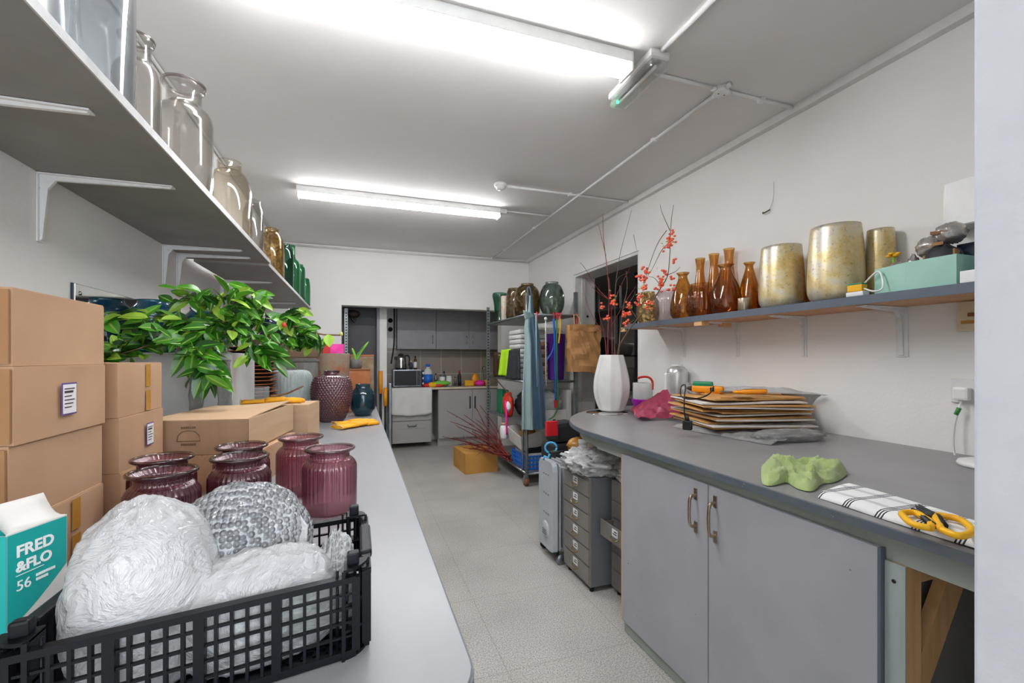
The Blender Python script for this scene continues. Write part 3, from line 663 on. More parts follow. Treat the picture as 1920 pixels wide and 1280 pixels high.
# clear and coloured glass on the left shelf
LZ = SZ + .0205; LZ2 = LZ - .012
g = 'vases along the left wall shelf'
cyl = [(.07, 0), (.086, .006), (.09, .03), (.09, .25), (.09, .50)]
bott = [(.08, 0), (.094, .006), (.097, .02), (.097, .28), (.096, .315), (.085, .35), (.064, .37), (.058, .385), (.058, .425), (.064, .438), (.071, .443), (.070, .455)]
vessel('glass_vase', 'small clear glass vase at the very top left corner of the picture', 'vase', (-.74, 1.27, LZ), [(.05, 0), (.062, .006), (.065, .03), (.065, .3), (.05, .34), (.05, .4)], 'clear', .004, 40, group=g)
vessel('glass_vase', 'tall clear glass cylinder cut by the top edge of the picture', 'vase', (-.68, 1.525, LZ), cyl, 'clear', .006, 48, group=g)
vessel('glass_vase', 'narrow clear bottle vase just behind the big clear cylinder', 'vase', (-.675, 1.765, LZ), [(r * .66, z * .93) for r, z in bott], 'smoke_clear', .004, 40, group=g, rim='rim_glass', rim_r=.004)
vessel('glass_vase', 'large clear apothecary bottle with a wide lip, nearest whole bottle on the left shelf', 'vase', (-.64, 2.07, LZ), bott, 'smoke_clear', .005, 48, group=g, rim='rim_glass', rim_r=.006)
vessel('glass_vase', 'amber tinted clear bottle with rounded shoulders on the left shelf', 'vase', (-.655, 2.79, LZ), [(.08, 0), (.10, .006), (.107, .03), (.108, .2), (.104, .30), (.09, .36), (.066, .395), (.058, .40), (.058, .45)], 'amber_clear', .005, 44, group=g)
vessel('glass_vase', 'slim clear bottle between the amber tinted and gold flecked vases', 'vase', (-.665, 3.42, LZ2), [(.05, 0), (.06, .005), (.063, .03), (.063, .32), (.058, .39), (.048, .42), (.046, .46)], 'smoke_clear', .004, 36, group=g)
vessel('glass_vase', 'gold and brown flecked bottle vase on the left shelf', 'vase', (-.635, 3.92, LZ2), [(.07, 0), (.085, .006), (.09, .03), (.09, .22), (.084, .31), (.065, .36), (.052, .375), (.05, .385), (.052, .41)], 'gold_mott', .005, 40, group=g)
vessel('glass_vase', 'dark green bottle, first of the green ones on the left shelf', 'vase', (-.62, 4.5, LZ2), [(.06, 0), (.07, .005), (.072, .03), (.072, .3), (.06, .38), (.045, .40), (.045, .43)], 'dark_green', .004, 32, group=g)
vessel('glass_vase', 'tallest green bottle with a narrow neck on the left shelf', 'vase', (-.60, 4.83, LZ2), [(.055, 0), (.066, .005), (.068, .03), (.068, .27), (.055, .34), (.026, .38), (.024, .50)], 'green_glass', .004, 32, group=g)
vessel('glass_vase', 'stout bright green vase beside the tallest green bottle', 'vase', (-.585, 5.12, LZ2), [(.06, 0), (.068, .005), (.07, .03), (.07, .30), (.06, .345), (.05, .355), (.05, .37)], 'green_glass', .004, 32, group=g)
vessel('glass_vase', 'small clear green vase second from the far end of the left shelf', 'vase', (-.60, 5.34, LZ2), [(.045, 0), (.05, .005), (.05, .3), (.04, .35)], 'grey_green', .004, 28, group=g)
vessel('glass_vase', 'last green vase at the far end of the left shelf', 'vase', (-.585, 5.65, LZ2), [(.06, 0), (.068, .005), (.07, .03), (.07, .22), (.06, .30), (.05, .315)], 'green_glass', .004, 32, group=g)
# right shelf: gold, amber and clear glass
RS = RZ0 + RT + .0035
g = 'vases along the right wall shelf'
vessel('glass_vase', 'round gold and black flecked vase at the far end of the right shelf', 'vase', (2.262, 3.13, RS), [(.05, 0), (.07, .008), (.088, .05), (.092, .11), (.085, .18), (.066, .235), (.055, .25), (.056, .262)], 'gold_mott', .004, 44, group=g)
vessel('glass_vase', 'clear ribbed vase beside the flecked vase on the right shelf', 'vase', (2.25, 2.87, RS), [(.06, 0), (.075, .006), (.094, .06), (.097, .11), (.09, .18), (.07, .225), (.062, .235), (.064, .245)], 'pink_clear', .004, 120, (24, .02), group=g)
drop = [(.05, 0), (.07, .005), (.088, .03), (.093, .075), (.086, .13), (.066, .20), (.042, .26), (.033, .29), (.034, .305), (.046, .318), (.047, .323)]
tall = [(.035, 0), (.045, .004), (.052, .03), (.052, .1), (.045, .19), (.034, .27), (.028, .32), (.028, .36), (.034, .40), (.036, .41)]
g2 = 'amber bottles on the right shelf'
vessel('glass_bottle', 'amber drop-shaped bottle leftmost of the amber group', 'bottle', (2.225, 2.665, RS), [(r * .95, z * 1.04) for r, z in drop], 'amber_swirl', .004, 40, group=g2)
vessel('glass_bowl_vase', 'squat ribbed amber vase in front of the amber bottles', 'vase', (2.215, 2.47, RS), [(.06, 0), (.078, .005), (.095, .05), (.097, .10), (.088, .16), (.07, .2), (.066, .215), (.07, .225)], 'amber_swirl', .004, 120, (20, .025), group=g)
vessel('glass_bottle', 'slim tall amber bottle with flared neck, leftmost of the three tall ones', 'bottle', (2.37, 2.655, RS), [(r, z * 1.09) for r, z in tall], 'amber', .004, 32, group=g2)
vessel('glass_bottle', 'slim tall amber bottle with flared neck, middle of the three tall ones', 'bottle', (2.37, 2.52, RS), [(r, z * 1.10) for r, z in tall], 'amber', .004, 32, group=g2)
vessel('glass_bottle', 'slim tall amber bottle with flared neck, tallest and right of the three tall ones', 'bottle', (2.37, 2.385, RS), [(r, z * 1.115) for r, z in tall], 'amber', .004, 32, group=g2)
vessel('glass_bottle', 'biggest amber drop-shaped bottle, front and centre of the amber group', 'bottle', (2.225, 2.265, RS), [(r * 1.05, z * .98) for r, z in drop], 'amber_swirl', .004, 44, group=g2)
vessel('glass_bottle', 'amber bottle with a swirl and flared lip, behind the small tin', 'bottle', (2.35, 2.20, RS), [(r * .72, z * 1.01) for r, z in drop], 'amber_swirl', .004, 36, group=g2)
vessel('glass_bottle', 'rightmost amber bottle, partly behind the smaller gold vase', 'bottle', (2.345, 2.05, RS), [(r * .75, z * 1.04) for r, z in drop], 'amber_swirl', .004, 36, group=g2)
t = thing('tin_can', 'small ribbed tin can between the amber bottles and the gold vase', 'tin', (2.15, 2.05, RS))
MB().lathe([(0, 0), (.033, 0), (.034, .003), (.034, .07), (.033, .073), (.031, .073), (.031, .004), (0, .004)], 80, rib=(20, .015)).build('body', 'dusty_chrome', t)
gold = [(.085, 0), (.103, .008), (.118, .035), (.122, .08), (.120, .18), (.114, .28), (.106, .36)]
vessel('gold_vase', 'smaller worn gold vase next to the amber bottles', 'vase', (2.245, 1.885, RS), [(r * .93, z * .95) for r, z in gold], 'mercury', .005, 56, group=g)
vessel('gold_vase', 'larger worn gold vase in the middle of the right shelf', 'vase', (2.232, 1.575, RS), [(r * .98, z * 1.02) for r, z in gold], 'mercury', .005, 56, group=g)
vessel('gold_vase', 'slim worn gold vase peeping out behind the larger gold vase', 'vase', (2.366, 1.455, RS), [(r * .50, z * .93) for r, z in gold], 'mercury', .004, 40, group=g)
vessel('amber_vase', 'orange brown straight vase between the two big gold vases, at the back', 'vase', (2.35, 1.735, RS), [(.06, 0), (.068, .005), (.07, .05), (.066, .2), (.062, .29)], 'amber', .004, 40, group=g)
# mint hexagonal box with odds and ends
hx = [(2.128, 1.05), (2.128, 1.217), (2.18, 1.365), (2.235, 1.365), (2.275, 1.217), (2.275, 1.05)]
cxx, cyy = 2.2, 1.2
t = thing('hexagonal_box', 'open mint green hexagonal box on the right shelf', 'box', (cxx, cyy, RS))
ho = [(x - cxx, y - cyy) for x, y in hx]; hi_ = [(x * .95, y * .95) for x, y in ho]
MB().prism(ho, 0, .004).build('base', 'mint', t)
for i in range(6):
    j = (i + 1) % 6
    MB().prism([ho[i], ho[j], hi_[j], hi_[i]], .004, .115).build('side_panel', 'mint', t)
t = thing('yellow_flower', 'small yellow flower stuck in a foil ball in the mint box', 'flower', (2.205, 1.305, RS + .1))
for k in range(6): MB().lathe([(0, 0), (.012, .004), (.009, .011), (0, .013)], 10, c=(.015 * math.cos(k * 1.05), .015 * math.sin(k * 1.05), .06 + .008 * (k % 2))).build('petal', 'yellow', t)
MB().tube([(0, 0, 0), (0, 0, .06)], .004, 6).build('stem', 'lime2', t)
o = MB(); blob(o, (2.205, 1.29, RS + .07), (.036, .03, .06), .25, 3, 4, 20, 14, RS + .0045); tag(o.build('crumpled_foil', 'foil'), 'grey crumpled foil lump under the yellow flower', 'foil')
o = MB(); blob(o, (2.21, 1.235, RS + .075), (.025, .022, .07), .3, 3, 9, 20, 14, RS + .0045); tag(o.build('paper_scrap', 'foil'), 'small crumpled paper scrap standing in the mint box', 'paper')
o = MB(); blob(o, (2.21, 1.13, RS + .08), (.05, .06, .085), .2, 3, 6, 24, 16, RS + .0045); tag(o.build('black_wrapping', 'charcoal'), 'dark crumpled wrapping in the mint box under the foil packets', 'wrapping')
for k, (x, y, z, a, s, l) in enumerate(((2.225, 1.185, .178, .9, .75, 'left wrapped sweet-shaped foil packet above the mint box'), (2.245, 1.125, .222, -.5, .8, 'upper foil packet leaning beside the blue box'))):
    t = thing('foil_packet', l, 'packet', (x, y, RS + z), a, 'foil packets in the mint box')
    o = MB(); blob(o, (0, 0, 0), (.058 * s, .036, .036), .3, 3, 20 + k, 24, 16); o.build('wrapper', 'foil', t)
    MB().prism([(-.10 * s, -.01), (-.03, -.03), (-.03, .03)], -.006, .006).build('torn_end', 'kraft_dark', t)
for k, (x, y, l) in enumerate(((2.19, 1.165, 'brown card piece sticking out of the mint box at the left'), (2.18, 1.075, 'brown card piece at the right end of the mint box'))):
    t = tag(MB().box(-.03, .03, -.003, .003, 0, .135).build('card_piece', 'kraft_dark'), l, 'card', 'card pieces in the mint box'); t.location = (x, y, RS + .006); t.rotation_euler = (0, 0, 1.2 - k)
tag(MB().bbox(2.29, 2.42, .88, 1.13, RS, RS + .18, .003).build('storage_box', 'navy'), 'dark blue box at the near end of the right shelf', 'box')
tag(MB().bbox(2.118, 2.16, .90, 1.036, RS, RS + .045, .003).build('small_carton', 'paper'), 'small white carton in front of the dark blue box', 'box')
t = tag(MB().bbox(-.022, .022, -.03, .03, 0, .03, .003).build('sponge', 'yellow'), 'yellow sponge lying on the right shelf left of the mint box', 'sponge'); t.location = (2.145, 1.415, RS + .023); t.rotation_euler = (0, 0, .1)
MB().bbox(-.022, .022, -.03, .03, .0302, .036, .002).build('scouring_pad', 'green', t)
tag(MB().bbox(2.12, 2.165, 1.375, 1.45, RS, RS + .022, .006).build('phone_charger', 'plastic_white'), 'white charger block under the yellow sponge', 'charger')
cb = curve3([(2.121, 1.37, RS + .03), (2.118, 1.33, RS + .012), (2.124, 1.30, RS + .02), (2.14, 1.31, RS + .07), (2.15, 1.335, RS + .10), (2.17, 1.40, RS + .06), (2.2, 1.45, RS + .02)], 5)
tag(MB().tube(cb, .0035, 8).build('charger_cable', 'plastic_white'), 'thin white cable looped beside the sponge', 'cable')
# wall fittings at the near end of the right wall
t = thing('wall_box', 'white box fixed high on the right wall at the picture edge', 'wall box', (XR, 1.135, 1.888))
MB().bbox(-.10, -.001, -.2, .06, 0, .19, .006).build('body', 'white_gloss', t)
MB().bbox(-.104, -.10, -.19, .05, .004, .186, .002).build('cover', 'plastic_white', t)
t = thing('thermostat', 'cream switch box on the wall under the near end of the shelf', 'switch', (XR, 1.127, 1.46))
MB().bbox(-.025, -.001, -.15, .06, 0, .125, .003).build('body', 'cream', t)
MB().box(-.026, -.025, -.1, .045, .03, .045).build('label_strip', 'tape', t)
MB().bbox(-.034, -.025, -.04, .02, .06, .075, .002).build('switch_lever', 'rust_wood', t)
t = thing('wall_socket', 'white double socket on the right wall with a plug in it', 'socket', (XR, 1.14, 1.158))
MB().bbox(-.010, -.001, -.16, .075, 0, .105, .003).build('face_plate', 'white_gloss', t)
p = MB().bbox(-.045, -.0105, .0, .055, .012, .068, .01).build('plug', 'plastic_white', t)
cab = curve3([(-.03, .028, .012), (-.034, .034, -.03), (-.04, .045, -.09), (-.05, .045, -.17), (-.06, .035, -.225), (-.12, .02, -.2255)], 6)
MB().tube(cab, .004, 8).build('flex', 'plastic_white', p)
MB().tube([(-.033, .033, -.02), (-.038, .042, -.05)], .008, 10).build('cable_tie', 'green_hose', p)
t = thing('cordless_phone', 'grey handset on a white cradle at the picture edge on the workbench', 'telephone', (2.225, 1.0, BZ))
MB().lathe([(0, 0), (.085, 0), (.09, .008), (.085, .02), (.05, .03), (0, .03)], 32).build('cradle', 'plastic_white', t)
MB().bbox(-.028, .028, -.018, .018, 0, .17, .01, M=T(0, 0, .025) @ Matrix.Rotation(.22, 4, 'Y')).build('handset', 'steel', t)
for i in range(4):
    for j in range(2): MB().bbox(-.031, -.027, -.012 + j * .014, -.002 + j * .014, .02 + i * .018, .03 + i * .018, .0012, M=T(0, 0, .025) @ Matrix.Rotation(.22, 4, 'Y')).build('key', 'black', t)
# ------------------------------------------------------------------ cardboard boxes on the work table
def carton(name, label, c, sx, sy, h, rz=0, m='kraft', group=None, tape=None, sticker=None, seam='y', flap_end=False, seed=0):
    """closed carton, origin at the base centre; slightly bulged sides, top flaps, tape and sticker as parts"""
    t = thing(name, label, 'cardboard box', c, rz, group)
    b = bmesh.new(); bmesh.ops.create_cube(b, size=1)
    bmesh.ops.subdivide_edges(b, edges=b.edges[:], cuts=7, use_grid_fill=True)
    for v in b.verts:
        p = v.co * 2; e = [1 - abs(k) ** 4 for k in p]
        q = Vector((v.co.x * sx, v.co.y * sy, v.co.z * h))
        wv = nz(q, 7, seed) * .004
        if abs(p.x) > .99: q.x += (p.x) * (wv * e[1] * e[2])
        if abs(p.y) > .99: q.y += (p.y) * (wv * e[0] * e[2])
        if abs(p.z) > .99 and p.z > 0: q.z -= .003 * e[0] * e[1]
        q.z += h / 2; v.co = q
    MB().bm(b, None, True).build('body', m, t)
    o = t.children[0]; md = o.modifiers.new('edge', 'EDGE_SPLIT'); md.split_angle = math.radians(50)
    x, y = sx / 2 - .001, sy / 2 - .001
    if seam == 'y':
        for s in (-1, 1): MB().box(min(s * .001, s * x), max(s * .001, s * x), -y, y, h - .0005, h + .0025).build('flap', m, t)
    else:
        for s in (-1, 1): MB().box(-x, x, min(s * .001, s * y), max(s * .001, s * y), h - .0005, h + .0025).build('flap', m, t)
    if flap_end: MB().box(-x, x, -y - .009, -y - .005, .004, h - .002).build('end_flap', 'kraft_dark', t)
    if tape == 'face':
        q = MB()
        for z0, z1 in ((h * .02, h * .44), (h * .52, h * .99)): q.box(x + .0042, x + .0048, -.014 + sy * .12, .014 + sy * .12, z0, z1)
        q.build('packing_tape', 'tape', t)
    if sticker:
        yy, zz, ww, hh = sticker
        MB().box(x + .0055, x + .0062, yy - ww / 2, yy + ww / 2, zz - hh / 2, zz + hh / 2).build('sticker_border', 'purple_ink', t)
        s_ = MB().box(x + .0063, x + .0068, yy - ww / 2 + .003, yy + ww / 2 - .003, zz - hh / 2 + .003, zz + hh / 2 - .003).build('sticker', 'paper', t)
        q = MB()
        for k in range(6): q.box(x + .0069, x + .0073, yy - ww * .36, yy + ww * (.30 - .1 * (k % 3)), zz + hh * (.32 - .115 * k) - .0012, zz + hh * (.32 - .115 * k) + (.003 if k == 1 else .0008))
        q.build('sticker_print', 'ink', s_)
    return t
g = 'kraft boxes stacked on the left of the work table'
BH = .1305
A_ = [('topmost kraft box of the taller left stack, nearest the camera', 0, None, None), ('kraft box with white purple-edged label, second from top of the taller stack', 1, None, (.0, .066, .048, .062)),
      ('plain kraft box third from top of the taller left stack', 2, None, None), ('taped kraft box at the bottom of the taller left stack, behind the teal carton', 3, 'face', None)]
for l, k, tp, st in A_:
    carton('cardboard_box', l, (-.74 + .004 * (k % 2), 1.112 - .004 * k, TZ + .001 + (3 - k) * (BH + .001)), .40, .283, BH - .002, 0, 'kraft', g, tp, st, flap_end=True, seed=k)
B_ = [('topmost kraft box of the shorter right stack, with strips of brown tape', 0, 'face', None), ('kraft box with a small white label, middle of the shorter right stack', 1, None, (.03, .07, .044, .06)),
      ('bottom kraft box of the shorter right stack, behind the purple jars', 2, None, None)]
for l, k, tp, st in B_:
    carton('cardboard_box', l, (-.74 + .003 * k, 1.448, TZ + .001 + (2 - k) * (BH + .0015)), .395, .255, BH - .002, 0, 'kraft', g, tp, st, seed=10 + k)
# wide open kraft box and the one under it
t = carton('cardboard_box', 'small kraft box underneath the wide printed box, behind the jars', (-.415, 1.80, TZ + .001), .30, .40, .108, math.radians(-10), 'kraft', seed=20)
th = math.radians(-9)
t = carton('cardboard_box', 'wide kraft box with a printed dome outline and white barcode, top flap lifting', (-.43, 1.83, TZ + .113), .29, .45, .105, th, 'kraft_front', seed=21)
for ch in list(t.children):
    if ch.name.startswith('flap'): bpy.data.objects.remove(ch)
x, y, h = .145, .225, .105
MB().box(-x, x, -y, y, h - .001, h + .001).build('inner_flap', 'kraft_pale', t)
MB().grid(lambda a, b_: (-x + a * 2 * x * .99, -y + b_ * y * 1.9, h + .002 + .016 * a * a * b_), 6, 6, .003, False).build('top_flap', 'kraft_pale', t)
MB().box(x + .001, x + .003, -y + .002, y - .002, .004, h - .001).build('side_flap', 'kraft_pale', t)
fr = frame((-.02, -y - .0036, 0), (1, 0, 0), (0, 0, 1))
dome = [(-.032, .043), (-.029, .060), (-.018, .072), (.0, .075), (.018, .072), (.029, .060), (.032, .043), (-.032, .043)]
MB().tube([fr @ Vector((p[0], p[1], 0)) for p in dome], .0009, 5).build('dome_print', 'ink_brown', t)
q = MB()
for k in range(7):
    q.box(-.040 + k * .006, -.036 + k * .006, -y - .0044, -y - .0038, .081, .087); q.box(-.040 + k * .006, -.036 + k * .006, -y - .0044, -y - .0038, .030, .036)
q.build('printed_marks', 'ink_brown', t)
MB().box(-.136, -.103, -y - .0046, -y - .0038, .012, .042).build('barcode_sticker', 'paper', t)
q = MB()
for k in range(9): q.box(-.131 + k * .0026, -.1298 + k * .0026, -y - .0052, -y - .0047, .022, .036)
q.build('barcode', 'ink_blue', t)
carton('cardboard_box', 'pale kraft box standing behind the wide printed box', (-.31, 2.175, TZ + .001), .26, .19, .208, th, 'kraft_pale', seed=23)

# ------------------------------------------------------------------ teal and white carton with lettering
p0 = Vector((-.4295, .762, TZ)); p1 = Vector((-.404, .835, TZ)); ex = (p1 - p0).normalized(); wd = (p1 - p0).length
ang = math.atan2(ex.y, ex.x)
t = thing('printed_carton', 'teal and white open carton with white lettering beside the black crate', 'carton', p0, ang)
H_ = .180; D_ = .105
MB().box(0, wd, 0, D_, 0, H_).build('body', 'card_white', t)
q = MB(); f = .0006; n = 10
top = H_ - .002
arc = [(wd * k / n, .055 + .055 * (k / n) ** 1.3) for k in range(n + 1)]
q.add([(x, -f, z) for x, z in arc] + [(x, -f, top) for x, z in arc], [(i, i + 1, i + 1 + n + 1, i + n + 1) for i in range(n)])
q.build('teal_front_print', 'teal', t)
MB().box(-f, 0, 0, D_, .0, top).build('teal_side_print', 'teal', t)
MB().box(0, wd, 0, .0008, H_, H_ + .014, M=T(0, D_ * .5, -.002) @ Matrix.Rotation(0, 4, 'X')).build('inner_flap', 'card_white', t)
MB().grid(lambda a, b_: (a * wd * .98, .002 + b_ * .03, H_ + b_ * .034 - .01 * math.sin(b_ * 3) * a), 4, 5, .0012).build('top_flap', 'card_white', t)
MB().grid(lambda a, b_: (-.001 - b_ * .02, a * D_, H_ + b_ * .03), 3, 4, .0012).build('side_flap', 'teal', t)
MB().box(wd + .0002, wd + .001, 0, D_, 0, H_).build('carton_side', 'card_white', t)
def fm(x, z): return frame((x, -.0012, z), (1, 0, 0), (0, 0, 1))
text('FRED', .021, fm(.010, .146), 'teal_print', 'lettering', t, .0003, bold=.0006); text('&FLO', .019, fm(.010, .126), 'teal_print', 'lettering', t, .0003, bold=.0006)
MB().box(.010, .045, -.0016, -.0008, .121, .1217).build('rule_line', 'teal_print', t)
text('56', .019, fm(.010, .101), 'teal_print', 'number_lettering', t, .0003)
q = MB()
for r_ in range(2):
    for k in range(8 - r_ * 3): q.box(.035 + k * .0032, .0375 + k * .0032, -.0016, -.0008, .110 - r_ * .006, .1135 - r_ * .006)
q.build('small_print', 'teal_print', t)

# ------------------------------------------------------------------ black ventilated crate
SH = .19                                   # the crate is racked slightly out of square
cx0, cy0 = -.168, .742
t = thing('plastic_crate', 'black ventilated plastic crate at the front of the work table', 'crate', (cx0, cy0, TZ))
LX, LY, CH = .180, .120, .118
def shear(mb): mb.v = [(v[0], v[1] + SH * v[0], v[2]) for v in mb.v]; return mb
def lattice(L, horiz, dx=.0155, dz=.019, th_=.004, ribs=()):
    """grid wall in the local x-z plane, centred on x"""
    b = MB(); n = int(round(2 * L / dx))
    b.box(-L, L, -th_ * 1.6, th_ * 1.6, CH - .014, CH - .006).box(-L, L, -th_, th_, .002, .012)
    for i in range(n + 1):
        x = -L + 2 * L * i / n; wdt = .0052 if i in ribs else .0017
        b.box(x - wdt, x + wdt, -th_ * (1.5 if i in ribs else .8), th_ * (1.5 if i in ribs else .8), .010, CH - .008)
    z = .012 + dz
    while z < CH - .02:
        b.box(-L, L, -th_ * .6, th_ * .6, z - .0015, z + .0015); z += dz
    return b
for s, nm in ((-1, 'long_side'), (1, 'long_side')):
    b = lattice(LX - .014, True, ribs=(0, 5, 10, 15, 21)); b.v = [(v[0], v[1] + s * LY, v[2]) for v in b.v]; shear(b).build(nm, 'black_plastic', t)
for s in (-1, 1):
    b = lattice(LY - .012, False, ribs=(0, 5, 10, 15)); b.v = [(s * LX + v[1], v[0], v[2]) for v in b.v]
    b.bbox(s * LX - .009, s * LX + .009, -.055, .055, CH - .016, CH - .002, .004); shear(b).build('short_side', 'black_plastic', t)
for sx in (-1, 1):
    for sy in (-1, 1):
        b = MB(); qx, qy = sx * (LX - .030), sy * (LY - .028)
        arc = [(qx + sx * .032 * math.sin(a), qy + sy * .032 * math.cos(a)) for a in [math.pi / 2 * k / 8 for k in range(9)]]
        fan = [(qx, qy)] + arc
        if sx * sy > 0: fan = fan[::-1]
        for z in (.0, .036, .072, CH): b.prism(fan, z, z + .004)
        for (ax, ay) in (arc[0], arc[-1]): b.box(ax - .0022, ax + .0022, ay - .0022, ay + .0022, 0, CH + .003)
        for k in range(0, 9, 2): b.tube([(arc[k][0] - sx * .008, arc[k][1] - sy * .008, .002), (arc[k][0] - sx * .008, arc[k][1] - sy * .008, CH + .002)], .002, 6)
        b.box(min(qx, qx + sx * .003), max(qx, qx + sx * .003), min(qy, qy + sy * .030), max(qy, qy + sy * .030), 0, CH + .002)
        b.bbox(qx + sx * .012 - .008, qx + sx * .012 + .008, qy + sy * .012 - .007, qy + sy * .012 + .007, CH + .002, CH + .020, .003)
        shear(b).build('corner_post', 'black_plastic', t)
b = MB(); b.box(-LX + .01, LX - .01, -LY + .008, LY - .008, .0012, .004)
for k in range(22): b.box(-LX + .012 + k * .0155, -LX + .016 + k * .0155, -LY + .01, LY - .01, .004, .007)
for k in range(14): b.box(-LX + .012, LX - .012, -LY + .012 + k * .0165, -LY + .016 + k * .0165, .004, .007)
shear(b).build('base', 'black_plastic', t)
# wrapped things in the crate
ZB = TZ + .0085
o = MB(); blob(o, (-.254, .690, TZ + .105), (.077, .068, .122), .07, 2.6, 3, 64, 44, ZB, 2.15, .2); tag(o.build('bubble_wrap_bundle', 'bag_film'), 'big milky bubble-wrapped bundle at the left in the black crate', 'bubble wrap')
o = MB(); blob(o, (-.168, .778, TZ + .114), (.098, .072, .098), .09, 2.4, 8, 64, 40, ZB, 2.1, .3); tag(o.build('bubble_wrap_bundle', 'bubble_film'), 'clear bubble-wrapped round bundle at the back of the crate, before the jars', 'bubble wrap')
o = MB(); blob(o, (-.125, .697, TZ + .066), (.100, .054, .076), .10, 3.0, 12, 64, 36, ZB, 2.3, .25); tag(o.build('plastic_wrap', 'bag_film'), 'crumpled clear plastic wrap heaped at the front of the crate', 'plastic wrap')
o = MB(); blob(o, (-.030, .735, TZ + .070), (.022, .038, .060), .32, 2.8, 17, 36, 26, ZB, 2.4); tag(o.build('plastic_wrap', 'bubble_milk'), 'white scrap of plastic wrap sticking up at the right end of the crate', 'plastic wrap')
o = MB(); blob(o, (-.072, .752, TZ + .03), (.030, .05, .03), .25, 2.4, 23, 30, 20, ZB, 2.6); tag(o.build('green_packaging', 'green'), 'dark green bundle low in the crate under the plastic wrap', 'packaging')
def scrap(label, pts, seed, m='clear_film'):
    P0 = [Vector(p) for p in pts]
    def fn(a, b_):
        p = P0[0].lerp(P0[1], a).lerp(P0[3].lerp(P0[2], a), b_)
        return p + Vector((nz(p, 30, seed), nz(p, 30, seed + 1), nz(p, 30, seed + 2))) * .009
    return tag(MB().grid(fn, 14, 14, .0008).build('plastic_scrap', m), label, 'plastic wrap')
scrap('torn clear plastic flap rising between the bubble-wrapped bundle and the crate back', [P(475, 1045, .655), P(560, 1055, .67), P(578, 985, .69), P(520, 928, .70)], 3, 'bag_film')
scrap('small pointed clear plastic scrap above the front wrap', [P(556, 1092, .62), P(585, 1095, .62), P(602, 1034, .635), P(570, 1052, .63)], 5, 'bag_film')
scrap('folded plastic wrap strip at the right front of the crate', [P(545, 1120, .66), P(625, 1110, .66), P(635, 1078, .70), P(570, 1072, .70)], 7, 'bag_film')

# ------------------------------------------------------------------ further back on the work table
t = thing('polystyrene_box', 'white plastic-wrapped polystyrene box behind the kraft boxes', 'box', (-.72, 2.42, TZ))
MB().bbox(-.215, .215, -.235, .225, 0, .43, .012).build('body', 'poly', t)
MB().box(.18, .2165, -.2366, -.235, .238, .262).build('green_tag', 'green', t)
for k in range(2):
    def strip(a, b_, k=k):
        x_ = .19 - k * .1 + (a - .5) * .05; z_ = .05 + b_ * .35
        return (x_ + nz((x_, 0, z_), 20, k) * .01, -.242 + nz((x_, 1, z_), 30, k) * .006, z_)
    MB().grid(strip, 5, 24, .0008).build('film_wrinkle', 'clear_film', t)
g = 'blue glass vases on the polystyrene box'
vz = [(.075, 0), (.085, .005), (.09, .02), (.09, .17), (.083, .20), (.066, .22), (.062, .235), (.066, .24)]
vessel('glass_vase', 'teal blue glass vase left above the foliage, in front of the white panel', 'vase', (-.860, 2.41, TZ + .431), [(r * .93, z * .97) for r, z in vz], 'teal_vase', .006, 40, group=g)
vessel('glass_vase', 'second teal blue glass vase, right of the first and mostly behind leaves', 'vase', (-.70, 2.54, TZ + .431), [(r * .95, z * .9) for r, z in vz], 'teal_vase', .006, 40, group=g)
# stack of saucers
t0 = None
zz = TZ + .001
for k in range(22):
    r_ = .131 - .004 * ((k * 7) % 3)
    lo_ = (k + .5) / 22
    x = -.585 + .006 * math.sin(k * 2.3); y = 3.0 + .005 * math.cos(k * 1.7)
    lab = 'copper and brown plant saucer in the tall stack under the leafy branches'
    if t0 is None:
        t0 = thing('plant_saucer', lab, 'saucer', (x, y, zz), 0, 'saucers in the tall stack')
        MB().lathe([(0, 0), (.09, 0), (.128, .018), (.131, .021), (.128, .021), (.09, .004), (0, .004)], 40).build('dish', 'dark_brown', t0)
        MB().lathe([(.1275, .0175), (.132, .0175), (.132, .0212), (.128, .0214)], 40).build('rim', 'copper_rim', t0)
    else: dup(t0, lab, (x, y, zz), k)
    zz += .0214
tag(MB().bbox(-.63, -.47, 2.68, 2.84, TZ, TZ + .25, .006).build('plastic_tub', 'clear_plastic'), 'clear plastic tub in front of the saucer stack', 'tub')
def glove(name, label, pts_list, base, group):
    t = thing(name, label, 'glove', base, 0, group)
    return t
